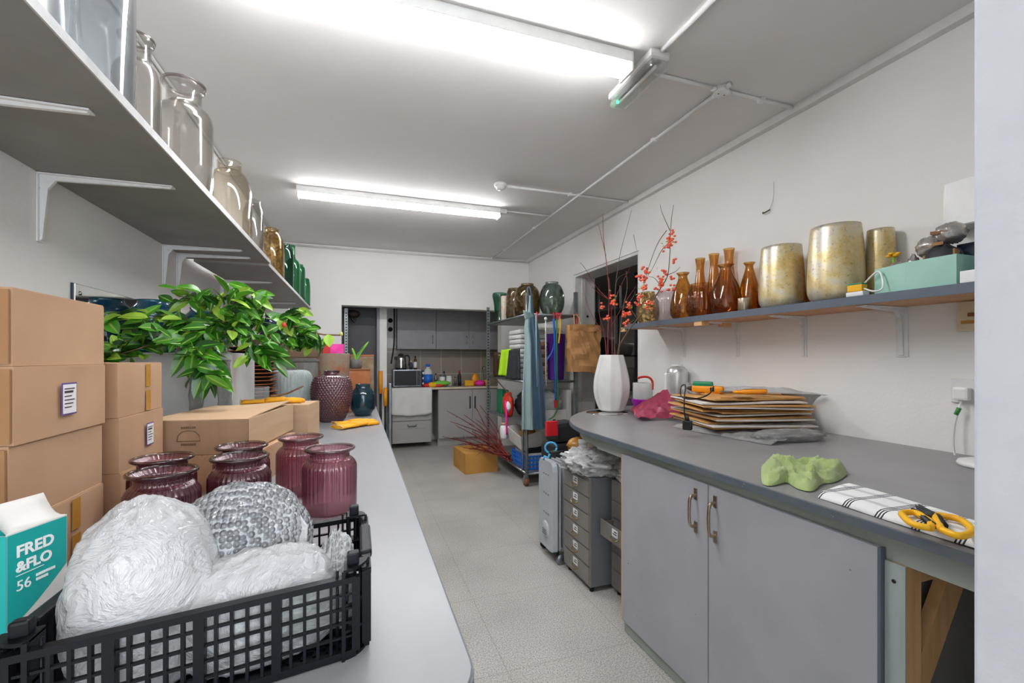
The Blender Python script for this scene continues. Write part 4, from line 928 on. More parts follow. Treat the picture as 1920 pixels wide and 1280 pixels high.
def cloth_glove(label, c, rz, s=1., m='glove'):
    """flat work glove: cuff, palm and five fingers in one skin"""
    t = thing('work_glove', label, 'glove', c, rz, 'yellow work gloves')
    b = MB()
    def pad(x0, x1, w0, w1, h0, y=0, yy=0, seed=0):
        pr = MB(); n = 8
        rows = []
        for i in range(n + 1):
            a = i / n; x = x0 + (x1 - x0) * a; w_ = (w0 + (w1 - w0) * a) * (1 if i < n else .45); hh = h0 * (.75 if i in (0, n) else 1)
            yc = y + (yy - y) * a
            rows.append([(x * s, (yc + w_ * math.cos(2 * math.pi * k / 12)) * s, max(.001, (hh * .5 + hh * .5 * math.sin(2 * math.pi * k / 12) + .004 * nz((x * 30, k, 0), 1, seed)) * s)) for k in range(12)])
        vs = [p for r_ in rows for p in r_]
        fs = [(i * 12 + k, i * 12 + (k + 1) % 12, (i + 1) * 12 + (k + 1) % 12, (i + 1) * 12 + k) for i in range(n) for k in range(12)] + [list(range(12))[::-1], list(range(n * 12, n * 12 + 12))]
        b.add(vs, fs, True)
    pad(-.13, -.03, .055, .046, .022, seed=1); pad(-.04, .05, .046, .043, .028, seed=2)
    for k, (yy, ln) in enumerate(((-.032, .065), (-.011, .08), (.011, .078), (.032, .055))): pad(.035, .045 + ln, .0115, .0095, .02, yy, yy * 1.35, 3 + k)
    pad(-.02, .055, .016, .010, .022, .040, .085, 9)
    b.build('hand_skin', m, t)
    MB().tube([(-.131 * s, .054 * s * math.cos(a), (.0125 + .0105 * math.sin(a)) * s) for a in [2 * math.pi * k / 20 for k in range(21)]], .0022, 6, False).build('cuff_hem', 'cream', t)
    return t
cloth_glove('yellow work glove lying on the table, cuff towards the camera', (.0, 2.83, TZ), math.radians(38), 1.1)
cloth_glove('yellow work glove under the other one, fingers to the right', (-.01, 2.95, TZ), math.radians(20), 1.0)
cloth_glove('yellow work glove on top of the pale kraft box', (-.34, 2.17, TZ + .212), math.radians(10), .95)
o = curve3([(-.36, 2.20, TZ + .24), (-.30, 2.19, TZ + .25), (-.26, 2.16, TZ + .268), (-.225, 2.16, TZ + .285)], 5)
tag(MB().tube(o, .004, 6).build('dried_stem', 'twig'), 'curled dry brown stem lying on the glove on the pale box', 'stem')
# stone vase, hobnail vase, blue vase
vessel('stone_vase', 'grey-green ribbed stone vase with rounded shoulders', 'vase', (-.415, 3.27, TZ), [(.11, 0), (.122, .006), (.127, .03), (.130, .16), (.130, .26), (.122, .30), (.10, .322), (.07, .328), (.055, .328)], 'stone', .012, 160, (40, .008))
hb = smoothp([(.062, 0), (.072, .004), (.098, .07), (.118, .14), (.122, .19), (.116, .245), (.095, .285), (.065, .300), (.05, .305), (.048, .318), (.052, .325)], 12)
def hobf(a, z, r):
    if z < .01 or z > .29 or r < .06: return r
    row = math.floor(z / .0145); ph = .5 * (row % 2)
    c1 = math.cos(2 * math.pi * ((a / (2 * math.pi)) * 40 + ph)); c2 = math.sin(math.pi * ((z / .0145) % 1))
    return r + .0085 * max(0, c1) * c2
vessel('hobnail_vase', 'dark plum hobnail vase covered in small studs', 'vase', (-.157, 3.11, TZ), hb, 'hobnail', .006, 240, fn=hobf, refine=1)
vessel('glass_vase', 'blue faceted glass vase at the table edge behind the yellow gloves', 'vase', (.035, 3.34, TZ), [(.045, 0), (.055, .004), (.083, .05), (.085, .06), (.085, .145), (.083, .155), (.055, .195), (.05, .2), (.05, .222)], 'blue_glass', .006, 12, refine=1)
# pots and planters behind
t = thing('planter', 'large grey galvanised planter behind the stone vase', 'planter', (-.46, 3.72, TZ))
MB().bbox(-.19, .19, -.16, .16, 0, .38, .01).build('body', 'planter', t); MB().box(-.197, .197, -.167, .167, .38, .40).build('rim', 'tinpot', t)
t = thing('wooden_tray', 'dark brown wooden tray on top of the planter', 'tray', (-.44, 3.70, TZ + .4015), .12)
MB().box(-.2, .2, -.13, .13, 0, .012).build('base', 'brown_wood', t)
for s in (-1, 1): MB().box(-.2, .2, s * .13 - .006, s * .13 + .006, .0125, .07).build('long_side', 'brown_wood', t); MB().box(s * .2 - .006, s * .2 + .006, -.123, .123, .0125, .09).build('short_side', 'rust_wood', t)
t = carton('cardboard_box', 'flattish brown box lying on the wooden tray beneath the leaves', (-.40, 3.70, TZ + .4165), .30, .22, .12, .12, 'brown_wood', seed=31)
tag(MB().bbox(-.62, -.5, 3.42, 3.6, TZ, TZ + .30, .01).build('navy_pot', 'navy'), 'dark navy pot between the saucers and the planter', 'pot')
mp_ = [(.105, 0), (.113, .006), (.115, .03), (.115, .40), (.113, .435), (.112, .44)]
vessel('mottled_pot', 'tall rusty mottled pot behind the hobnail vase', 'pot', (-.17, 3.62, TZ), mp_, 'mottled_pot', .012, 40, refine=1)
t = thing('gift_bag', 'bright pink paper bag standing in the tall mottled pot', 'bag', (-.17, 3.62, TZ + .02))
MB().box(-.072, .072, -.05, .05, 0, .49).build('body', 'hotpink', t); MB().box(-.072, -.02, -.0512, -.05, .30, .49).build('red_panel', 'red', t)
t = thing('terracotta_pot', 'square terracotta pot behind the blue glass vase', 'pot', (.005, 3.66, TZ))
MB().bbox(-.085, .085, -.07, .07, 0, .31, .006).build('body', 'terracotta', t); MB().bbox(-.088, .088, -.073, .073, .3105, .325, .004).build('rim', 'rust_wood', t)
t = thing('mottled_pot', 'tall square mottled beige pot behind the terracotta pot', 'pot', (.035, 3.90, TZ))
MB().bbox(-.09, .09, -.08, .08, 0, .42, .006).build('body', 'mottled_pot2', t); MB().bbox(-.093, .093, -.083, .083, .4205, .432, .004).build('rim', 'terracotta', t)
t = thing('potted_bulb', 'small grey pot with green shoots on the terracotta pot', 'potted plant', (-.01, 3.64, TZ + .3255))
MB().lathe(wall_prof([(.036, 0), (.04, .004), (.045, .07)], .005), 24).build('pot', 'tinpot', t)
MB().lathe([(0, .055), (.038, .055), (.038, .058), (0, .06)], 20).build('soil', 'dark_brown', t)
for k, (dx, dz, m_) in enumerate(((-.03, .10, 'lime2'), (.07, .13, 'leaf2'), (.09, .15, 'lime2'), (.02, .07, 'leaf2'))):
    MB().tube(curve3([(0, 0, .056), (dx * .4, 0, .056 + dz * .5), (dx, 0, .056 + dz)], 4), [.008] + [.009] * 6 + [.007, .002], 6).build('shoot', m_, t)
tag(MB().bbox(.10, .135, 4.1, 4.14, TZ, TZ + .36, .012).build('black_case', 'black'), 'upright black case at the end of the work table', 'case')
# further dark things between leaves
for k, (u, v, d_, r_, h, l) in enumerate(((505, 588, 3.6, .07, .16, 'navy blue glass vase under the far half of the shelf'), (527, 592, 3.9, .05, .12, 'smaller navy vase near the far end of the shelf'))):
    p = P(u, v, d_)
    vessel('glass_vase', l, 'vase', (p.x, p.y, TZ + .592), [(r_ * .8, 0), (r_, .01), (r_, h * .7), (r_ * .7, h * .9), (r_ * .7, h)], 'navy_glass', .006, 28, group='navy vases on the wooden crate')
p = P(510, 600, 3.75)
t = thing('wooden_crate', 'tall brown wooden crate with vases on it, behind the leaves', 'crate', (p.x, p.y + .02, TZ))
MB().box(-.15, .15, -.2, .2, .0, .585).build('body', 'brown_wood', t)
MB().box(-.155, .155, -.205, .205, .5855, .59).build('lid', 'rust_wood', t)

# ------------------------------------------------------------------ leafy camellia branches
t = thing('leafy_branch', 'cut camellia branches with glossy green leaves across the boxes', 'branch', P(420, 640, 1.9))
O = Vector(t.location)
rnd = random.Random(5)
stems = [[(640, 628, 2.42), (600, 626, 2.35), (555, 612, 2.25), (500, 596, 2.1), (440, 598, 1.98), (380, 618, 1.88), (300, 640, 1.75), (205, 652, 1.62)],
         [(500, 596, 2.1), (480, 580, 2.08), (474, 563, 2.05), (471, 550, 2.03)], [(440, 598, 1.98), (400, 575, 1.95), (365, 562, 1.92), (330, 553, 1.9)],
         [(380, 618, 1.88), (330, 600, 1.8), (270, 596, 1.75), (225, 606, 1.7)], [(400, 640, 1.8), (375, 655, 1.68), (385, 682, 1.62), (394, 705, 1.6)],
         [(480, 610, 2.0), (470, 640, 1.9), (495, 655, 1.86), (510, 675, 1.84)], [(555, 612, 2.25), (545, 632, 2.2), (525, 640, 2.15)],
         [(440, 598, 1.9), (430, 580, 1.85), (440, 560, 1.85), (405, 555, 1.85)], [(300, 640, 1.75), (270, 650, 1.66), (230, 662, 1.6), (205, 668, 1.58)],
         [(520, 600, 2.15), (545, 590, 2.15), (560, 585, 2.15)], [(460, 610, 1.95), (420, 625, 1.8), (370, 632, 1.72), (330, 640, 1.68)],
         [(600, 626, 2.35), (580, 640, 2.3), (560, 650, 2.3)]]
sm = MB(); lf = MB(); paths = []
for k, s_ in enumerate(stems):
    c = curve3([P(*q) - O for q in s_], 6); paths.append(c)
    sm.tube(c, [.0045 - .0025 * i / len(c) if k == 0 else .0028 - .0014 * i / len(c) for i in range(len(c))], 6)
def leaf(base, d, ln, wd, up, mi, curl):
    d = d.normalized(); sd = d.cross(up)
    sd = sd.normalized() if sd.length > 1e-4 else d.orthogonal().normalized(); nr = sd.cross(d)
    nU = 7; rows = []
    for i in range(nU + 1):
        a = i / nU; w_ = wd * (math.sin(math.pi * min(1, a ** .8 * .98 + .02)) ** .8) if a < 1 else 0
        c = base + d * (ln * a) - nr * (curl * ln * a * a)
        rows.append([c - sd * w_ * .5 + nr * w_ * .14, c - sd * w_ * .07, c, c + sd * w_ * .07, c + sd * w_ * .5 + nr * w_ * .14])
    vs = [p for r_ in rows for p in r_]
    lf.mi = mi
    lf.add(vs, [(i * 5 + k, i * 5 + k + 1, (i + 1) * 5 + k + 1, (i + 1) * 5 + k) for i in range(nU) for k in (0, 3)], True)
    lf.mi = 4 if mi != 3 else 1
    lf.add(vs, [(i * 5 + k, i * 5 + k + 1, (i + 1) * 5 + k + 1, (i + 1) * 5 + k) for i in range(nU) for k in (1, 2)], True)
for ci, c in enumerate(paths):
    L = sum((c[i + 1] - c[i]).length for i in range(len(c) - 1)); nl = max(5, int(L / (.0050 if ci == 0 else .0062)))
    for k in range(nl):
        if ci == 0 and k < nl * .13: continue
        f_ = (k + .5) / nl * (len(c) - 1); i = min(int(f_), len(c) - 2); p = c[i].lerp(c[i + 1], f_ - i); d = (c[i + 1] - c[i]).normalized()
        p = p + Vector((rnd.gauss(0, .02), rnd.gauss(0, .03), rnd.gauss(0, .018))); side = Vector((rnd.uniform(-1, 1), rnd.uniform(-1, 1), rnd.uniform(-.75, .55)))
        wpos = p + O
        if wpos.x < -.44 and 2.1 < wpos.y < 2.75 and wpos.z < 1.46: continue
        if min((wpos.xy - Vector(q)).length for q in ((-.86, 2.41), (-.70, 2.54))) < .15: continue
        if wpos.x < -.56 and side.z < 0 and wpos.z < 1.42: side.z = abs(side.z) * .5
        dr = (d * rnd.uniform(.1, .7) + side * .9).normalized()
        if (p + O + dr * .09).x > .0: dr.x = -abs(dr.x)
        r_ = rnd.random(); mi = 0 if r_ < .42 else 1 if r_ < .66 else 3 if r_ < .86 else 2
        leaf(p + side * .004, dr, rnd.uniform(.060, .095), rnd.uniform(.032, .046), Vector((rnd.uniform(-.6, .6), rnd.uniform(-1, .2), rnd.uniform(.2, 1))), mi, rnd.uniform(-.05, .45))
def pl(a, b_, mi, wd=.042, curl=.1, up=(.1, -.9, .4)):
    A, B = P(*a) - O, P(*b_) - O; leaf(A, B - A, (B - A).length, wd, Vector(up), mi, curl)
# single leaves that stand out in front
for a in (((352, 655, 1.66), (318, 706, 1.6), 0), ((362, 660, 1.66), (354, 712, 1.62), 1), ((384, 690, 1.62), (362, 748, 1.58), 0, .046), ((388, 695, 1.62), (378, 752, 1.6), 0), ((382, 670, 1.62), (432, 706, 1.58), 0, .05), ((385, 685, 1.62), (436, 732, 1.58), 1, .05),
          ((356, 652, 1.66), (412, 670, 1.6), 1, .045), ((470, 648, 1.86), (508, 692, 1.8), 0, .06), ((486, 650, 1.86), (542, 664, 1.82), 0, .056), ((320, 545, 1.9), (366, 560, 1.9), 1, .03, -.4), ((336, 585, 1.8), (346, 628, 1.78), 3, .05),
          ((428, 530, 2.03), (478, 545, 2.03), 1, .04), ((470, 540, 2.0), (425, 552, 2.0), 2, .03), ((478, 548, 2.0), (515, 552, 2.0), 1, .034), ((475, 550, 2.0), (512, 580, 2.0), 2, .04), ((500, 545, 2.0), (470, 585, 1.98), 1, .045),
          ((560, 600, 2.2), (585, 612, 2.2), 0, .05), ((545, 605, 2.2), (530, 590, 2.2), 1, .05), ((615, 627, 2.3), (618, 650, 2.28), 2, .05), ((590, 630, 2.28), (575, 655, 2.28), 3, .055), ((560, 635, 2.25), (548, 655, 2.22), 4 - 1, .06), ((200, 600, 1.65), (222, 625, 1.65), 1, .05), ((196, 660, 1.6), (220, 655, 1.58), 1, .05),
          ((400, 575, 1.85), (420, 600, 1.82), 2, .03), ((392, 570, 1.86), (415, 595, 1.84), 2, .02)): pl(*a)
sm.build('stem', 'twig', t); lf.build('foliage', ['leaf1', 'leaf2', 'leaf3', 'leaf4', 'rib_leaf'], t)
for (u, v, d_, m_) in ((395, 560, 1.9, 'bud'), (258, 594, 1.74, 'bud'), (398, 559, 1.885, 'pink'), (533, 609, 2.02, 'scarlet'), (640, 626, 2.42, 'bud')):
    p = P(u, v, d_) - O
    MB().lathe([(0, -.012), (.007, -.008), (.009, 0), (.006, .009), (0, .014)], 12, c=p).build('flower_bud', m_, t)
# ------------------------------------------------------------------ on the workbench
t = tag(MB().lathe([(0, 0), (.150, 0), (.152, .002), (.150, .004), (0, .004)], 64).build('mirror_plate', 'mirror'), 'round mirror plate under the tall white vase', 'mirror plate'); t.location = (1.733, 2.94, BZ)
t.location = (1.748, 2.915, BZ)
vx, vy = 1.825, 2.975
vessel('ceramic_vase', 'tall white ribbed vase holding red and flowering branches', 'vase', (vx, vy, BZ + .0045), [(.070, 0), (.082, .004), (.10, .02), (.128, .09), (.140, .16), (.136, .24), (.116, .33), (.094, .415), (.088, .425)], 'ceramic', .006, 96,
       fn=lambda a, z, r: r * (1 - .07 * (abs(((a / (2 * math.pi) * 10) % 1) - .5) * 2) ** .6 * (1 if .02 < z else 0)))
vb = Vector((vx, vy, BZ + .02))
def branch(name, label, main, subs, m, r0, cat='branch', group='stems in the tall white vase'):
    t = thing(name, label, cat, vb, 0, group)
    c = [P(*q) - vb for q in main]
    base = Vector((c[0].x * .35, c[0].y * .35, .0))
    c = curve3([base] + c, 5)
    MB().tube(c, [r0 * (1 - .75 * i / len(c)) for i in range(len(c))], 7).build('stem', m, t)
    for s_ in subs:
        q = curve3([P(*z) - vb for z in s_], 4)
        MB().tube(q, [r0 * .5 * (1 - .7 * i / len(q)) for i in range(len(q))], 5).build('side_shoot', m, t)
    return t
dv = 3.40
def at(pts, d_=dv): return [(u, v, d_ + (.02 if k % 2 else 0)) for k, (u, v) in enumerate(pts)]
branch('dogwood_branch', 'tallest dark red dogwood stem in the white vase, straight up to the ceiling line', at([(1140, 664), (1141, 600), (1142, 549), (1138, 500), (1132, 450), (1130, 401)]), [at([(1136, 480), (1128, 445), (1121, 418)]), at([(1141, 560), (1120, 540), (1095, 500), (1087, 493)])], 'red_twig', .0062)
branch('dogwood_branch', 'thick red dogwood stem just right of the tallest one', at([(1148, 664), (1147, 610), (1145, 560), (1142, 520)]), [at([(1146, 585), (1160, 545), (1176, 512), (1182, 500)]), at([(1147, 610), (1170, 570), (1197, 530)])], 'red_twig', .0058)
branch('dogwood_branch', 'shorter red dogwood stem with side shoots to the left', at([(1137, 664), (1133, 625), (1124, 590), (1124, 560)]), [at([(1133, 625), (1112, 595), (1098, 560), (1093, 530)]), at([(1140, 560), (1118, 545), (1092, 515)])], 'red_twig', .0048)
branch('bare_branch', 'grey brown stem rising behind the red ones', at([(1160, 664), (1163, 620), (1168, 580), (1176, 540), (1174, 508)]), [at([(1168, 580), (1185, 560), (1192, 545)]), at([(1163, 620), (1180, 606), (1190, 598)])], 'grey_twig', .006)
branch('bare_branch', 'thin grey stem with the long twig crossing the wall above the doorway', at([(1152, 664), (1153, 600), (1154, 540), (1162, 480), (1172, 440), (1184, 394)]), [at([(1154, 540), (1160, 520), (1182, 510)]), at([(1188, 440), (1192, 460), (1194, 470)])], 'grey_twig', .0038)
t = branch('quince_branch', 'flowering quince branch with orange blossom arching over the right shelf', [(1158, 664, 3.36), (1172, 630, 3.30), (1195, 598, 3.22), (1222, 565, 3.18), (1240, 538, 3.15), (1252, 515, 3.13), (1256, 475, 3.13), (1257, 440, 3.12), (1259, 410, 3.12), (1263, 384, 3.12)],
           [[(1256, 432, 3.12), (1247, 412, 3.12), (1240, 395, 3.12), (1238, 383, 3.12)], [(1254, 455, 3.13), (1240, 470, 3.14), (1225, 500, 3.16), (1213, 520, 3.18)], [(1250, 432, 3.13), (1234, 455, 3.14), (1220, 490, 3.16), (1208, 530, 3.18), (1203, 560, 3.2), (1190, 595, 3.22)],
            [(1240, 538, 3.15), (1228, 522, 3.15), (1216, 518, 3.16)], [(1252, 515, 3.13), (1268, 508, 3.13), (1275, 500, 3.13)], [(1195, 598, 3.22), (1180, 575, 3.24), (1172, 566, 3.25)]], 'grey_twig', .006, group='stems in the tall white vase')
rnd = random.Random(3)
for (u, v, n_, d_) in ((1256, 447, 3, 3.11), (1255, 461, 3, 3.11), (1260, 438, 1, 3.11), (1264, 492, 1, 3.12), (1246, 511, 2, 3.13), (1240, 522, 2, 3.14), (1241, 531, 3, 3.13), (1232, 541, 1, 3.15), (1260, 521, 1, 3.12), (1259, 541, 2, 3.12), (1206, 504, 1, 3.17), (1213, 509, 2, 3.17), (1206, 521, 3, 3.17),
                       (1200, 517, 2, 3.17), (1207, 538, 2, 3.17), (1197, 558, 3, 3.2), (1215, 570, 3, 3.16), (1195, 572, 2, 3.2), (1180, 573, 3, 3.23), (1176, 588, 3, 3.24), (1171, 590, 2, 3.25), (1174, 604, 2, 3.25), (1146, 556, 1, 3.3), (1150, 567, 3, 3.3), (1131, 576, 2, 3.3), (1139, 598, 2, 3.3)):
    p = P(u, v, d_) - vb; b = MB()
    for q in range(n_ * 4):
        blob(b, p + Vector((rnd.gauss(0, .008), rnd.gauss(0, .008), rnd.gauss(0, .008))) * (1 + .25 * n_), (.009, .009, .007), .2, 2, q, 8, 6)
    b.build('blossom', 'blossom', t)
    if n_ > 1: MB().lathe([(0, -.004), (.005, 0), (0, .004)], 8, c=p + Vector((-.004, -.012, .002))).build('blossom_heart', 'blossom_heart', t)
lf = MB()
for k in range(34):
    u, v, d_ = rnd.choice(((1190, 570, 3.22), (1180, 580, 3.23), (1215, 572, 3.17), (1200, 550, 3.2), (1250, 455, 3.12), (1246, 512, 3.13), (1150, 560, 3.3)))
    pp_ = P(u + rnd.gauss(0, 8), v + rnd.gauss(0, 6), d_) - vb; q = Vector((rnd.gauss(0, 1), rnd.gauss(0, 1), rnd.gauss(0, 1))).normalized() * .012; s_ = q.orthogonal() * .4
    lf.add([pp_ - q, pp_ + s_, pp_ + q, pp_ - s_], [(0, 1, 2, 3)])
lf.build('foliage', 'lime2', t)
# pot, kettle, tissue
px, py = 2.19, 3.10
vessel('ceramic_pot', 'white pot with a magenta base by the doorway', 'pot', (px, py, BZ), [(.05, 0), (.068, .01), (.084, .055), (.085, .075)], 'magenta', .006, 48, rib=(24, .02))
t = thing('white_cup', 'white cylindrical cover sitting in the magenta pot', 'cover pot', (px, py, BZ + .010))
MB().lathe(wall_prof([(.06, 0), (.074, .06), (.078, .075), (.078, .19), (.076, .195)], .006), 40).build('body', 'ceramic', t)
tag(MB().tube(curve3([(px + .05, py - .06, BZ + .15), (px + .05, py - .06, BZ + .215), (px + .02, py - .055, BZ + .25), (px - .03, py - .045, BZ + .255), (px - .075, py - .04, BZ + .245)], 5), .009, 8).build('red_ribbon', 'scarlet'), 'red curled ribbon hanging over the white pot', 'ribbon')
t = thing('kettle', 'white and silver cylindrical jug kettle against the wall', 'kettle', (2.335, 2.86, BZ))
MB().lathe([(0, .02), (.078, .02), (.082, .03), (.078, .29), (.072, .32), (.05, .338), (0, .342)], 40).build('body', 'kettle_steel', t)
MB().lathe([(0, 0), (.08, 0), (.08, .018), (0, .02)], 32).build('base', 'plastic_white', t)
MB().bbox(-.115, -.07, -.018, .018, .05, .29, .012).build('handle', 'plastic_white', t)
MB().lathe([(0, .3425), (.045, .3425), (.04, .354), (0, .357)], 24).build('lid', 'plastic_white', t)
def tissue(a, b_):
    A_, B_, C_, D_ = Vector((1.70, 2.46, .945)), Vector((2.02, 2.38, .945)), Vector((2.18, 2.78, 1.10)), Vector((1.92, 2.86, .945))
    p = A_.lerp(B_, a).lerp(D_.lerp(C_, a), b_)
    bulge = .09 * math.sin(math.pi * a) ** .7 * math.sin(math.pi * b_) ** .7
    p.z += bulge * .42 + .028 * max(0, rid(p, 9, 4)) + .012 * nz(p, 26, 3)
    p.z = max(p.z, BZ + .003); return p
tag(MB().grid(tissue, 40, 40, .0012, False).build('crimson_paper', 'crimson'), 'crumpled crimson wrapping paper beside the cardboard stack', 'paper')
tag(MB().grid(lambda a, b_: Vector((1.96 + .16 * a, 2.27 + .12 * b_, 1.115 + .04 * math.sin(3 * a) + .025 * rid((a, b_, 0), 4, 2) + .02 * nz((a, b_, 0), 9, 5))), 24, 24, .001).build('cellophane', 'clear_film'), 'crinkled clear cellophane behind the glue gun', 'cellophane')
# flattened cardboard stack
rnd = random.Random(11); z = BZ + .030
labels = ['bottom', 'second lowest', 'third lowest', 'fourth lowest', 'fifth lowest', 'sixth lowest', 'middle', 'eighth lowest', 'ninth lowest', 'fourth from top', 'third from top', 'second from top', 'topmost']
mats_ = ['kraft_sheet', 'card_white', 'kraft_sheet', 'card_white', 'kraft_sheet', 'card_white', 'kraft_sheet', 'kraft_sheet', 'card_white', 'kraft_sheet', 'card_white', 'kraft_sheet', 'kraft_sheet']
for k in range(13):
    sx, sy = rnd.uniform(.53, .60), rnd.uniform(.42, .50); cx_ = 2.135 + rnd.uniform(-.03, .015); cy_ = 2.04 + rnd.uniform(-.04, .04); rz = math.radians(-13 + rnd.uniform(-7, 7))
    t_ = .0115; tilt = rnd.uniform(-.018, .018); tl2 = rnd.uniform(-.012, .012)
    if k == 12: sx, sy, cx_, cy_ = .46, .34, 2.16, 2.03
    mx = 2.418 - (abs(sx / 2 * math.cos(rz)) + abs(sy / 2 * math.sin(rz)))
    cx_ = min(cx_, mx)
    M_ = T(cx_, cy_, z) @ RZ(rz) @ Matrix.Rotation(tilt if k > 1 else 0, 4, 'X') @ Matrix.Rotation(tl2 if k > 1 else 0, 4, 'Y')
    b = MB().grid(lambda a, b_, sx=sx, sy=sy, k=k: M_ @ Vector(((a - .5) * sx, (b_ - .5) * sy, t_ * .8 + .004 * nz((a * 2, b_ * 2, k), 1, k))), 8, 8, t_ * .62, False)
    o = b.build('flattened_carton', mats_[k])
    tag(o, '%s flattened %s carton in the cardboard stack on the workbench' % (labels[k], 'white-lined' if mats_[k] == 'card_white' else 'brown'), 'cardboard', 'flattened cartons in the stack')
    z += t_ * 1.13
ztop = z
# clear bag underneath
def bagf(a, b_):
    p = Vector((1.86, 2.20, 0)).lerp(Vector((1.925, 1.585, 0)), a) + Vector((.33, .02, 0)) * (b_ - .35)
    e = math.sin(math.pi * min(1, max(0, b_)) ** .6)
    return Vector((p.x + .012 * nz(p, 18, 2), p.y + .012 * nz(p, 18, 5), BZ + .003 + .020 * e * (.6 + .55 * rid(p, 14, 6))))
tag(MB().grid(bagf, 46, 20, .001).build('plastic_bag', 'clear_film'), 'crumpled clear plastic bag under the cardboard stack', 'plastic bag')
o = MB(); blob(o, (2.02, 1.65, BZ + .025), (.16, .06, .026), .35, 3, 31, 44, 18, BZ + .002, 2.3, -.15); tag(o.build('plastic_bag', 'clear_film'), 'clear plastic bag folded out in front of the cardboard stack', 'plastic bag')
def backbag(a, b_):
    p = Vector((2.05 + .36 * a, 2.16 - .42 * a + .1 * b_, ztop + .008 + .035 * math.sin(math.pi * b_) * (.5 + .5 * rid((a * 3, b_ * 2, 0), 1.5, 3)) - .10 * max(0, a - .72) * 3 * b_)); p.x = min(p.x, 2.424); return p
tag(MB().grid(backbag, 30, 14, .001).build('bubble_sleeve', 'bag_film'), 'milky plastic sleeve lying over the back of the cardboard stack', 'plastic sleeve')
# glue gun with cord and plug
gp = Vector((1.985, 2.16, ztop + .022))
t = thing('glue_gun', 'orange and green glue gun with black cord on the cardboard stack', 'glue gun', gp, math.radians(-58))
MB().bbox(-.09, .09, -.022, .022, -.02, .02, .012).build('barrel', 'orange', t)
MB().bbox(-.085, .03, -.018, .018, .012, .045, .012).build('green_cover', 'green', t)
MB().bbox(-.02, .02, -.016, .016, -.075, .03, .01, M=T(.085, .0, .0) @ Matrix.Rotation(math.radians(75), 4, 'Y') @ T(0, 0, -.03)).build('grip', 'orange', t)
MB().lathe([(.016, 0), (.012, .02), (.004, .035)], 16, M=T(-.09, 0, 0) @ Matrix.Rotation(-math.pi / 2, 4, 'Y')).build('nozzle', 'dark_brown', t)
MB().bbox(-.012, .012, -.024, -.02, -.012, .012, .002, M=T(.03, 0, 0)).build('trigger', 'black', t)
gi = (T(*gp) @ RZ(math.radians(-58))).inverted()
cord = [P(1338, 724, 2.36), P(1330, 738, 2.35), P(1312, 746, 2.33), P(1290, 748, 2.32), P(1277, 742, 2.35), P(1277, 725, 2.4), P(1285, 722, 2.38), P(1283, 745, 2.33), P(1283, 770, 2.31), P(1286, 790, 2.31)]
MB().tube([gi @ q for q in curve3(cord, 6)], .0035, 7).build('cord', 'black', t)
pc = gi @ P(1289, 797, 2.31)
MB().bbox(-.022, .022, -.016, .016, -.024, .024, .006, M=T(*pc)).tube([pc + Vector((0, 0, .02)), pc + Vector((0, 0, .05))], [.012, .006], 8).build('plug', 'black', t)
t = thing('pruning_shears', 'orange handled shears with brown knob behind the glue gun', 'shears', (2.04, 1.99, ztop + .016), math.radians(-50))
for s in (-1, 1): MB().tube(curve3([(-.02, s * .004, 0), (.05, s * .03, .004), (.12, s * .02, .008), (.14, s * .012, .01)], 5), [.009] * 4 + [.013] * 8 + [.012] * 4, 8).build('handle', 'orange' if s < 0 else 'rust_wood', t)
MB().lathe([(0, -.008), (.02, -.008), (.02, .008), (0, .008)], 16).build('pivot', 'yellow', t)
MB().prism([(-.02, -.01), (-.09, 0), (-.02, .012)], -.004, .004).build('blade', 'steel', t)
tag(MB().box(-.05, .05, -.03, .03, 0, .002).build('paper_note', 'kraft_pale'), 'pale paper label lying on the front of the cardboard stack', 'paper').location = (1.985, 1.90, ztop + .001)
bpy.data.objects['paper_note'].rotation_euler = (0, 0, -.3)
# green cleaning cloth
outl = [(1427, 876), (1429, 905), (1448, 911), (1474, 905), (1497, 917), (1524, 921), (1541, 908), (1566, 904), (1588, 890), (1580, 880), (1545, 880), (1528, 876), (1490, 878), (1470, 866), (1445, 864)]
outw = [G(u, v, BZ + .002) for u, v in outl]; ocn = sum(outw, Vector()) / len(outw)
oc = curve3(outw + outw[:1], 6)
ridges = [((1432, 896), (1470, 880), (1510, 878), .030, .030), ((1450, 868), (1470, 880), (1495, 880), .030, .024), ((1440, 906), (1490, 898), (1525, 908), .020, .022), ((1535, 886), (1555, 890), (1580, 888), .028, .028), ((1520, 900), (1530, 890), (1533, 882), .030, .020)]
ridw = [[G(*q, BZ) for q in r_[:3]] + [r_[3], r_[4]] for r_ in ridges]
def cloth(a, b_):
    q = oc[int(round(a * (len(oc) - 1)))]; p = ocn.lerp(q, b_); h = 0
    for r_ in ridw:
        c = curve3(r_[:3], 5); dmin = min((Vector((p.x, p.y, 0)) - Vector((x.x, x.y, 0))).length for x in c)
        h = max(h, r_[3] * math.exp(-(dmin / r_[4]) ** 2))
    h = h * .78 + .016 * max(0, rid(p, 16, 4)) ** 2 + .008 * max(0, rid(p, 38, 7)) ** 2
    e = min(1, (1 - b_) * 5) ** .5
    return Vector((p.x, p.y, BZ + .003 + e * (.012 + h)))
o = MB().grid(cloth, len(oc) - 1, 26).build('cleaning_cloth', 'green_cloth'); tag(o, 'crumpled pale green microfibre cloth on the workbench', 'cloth')
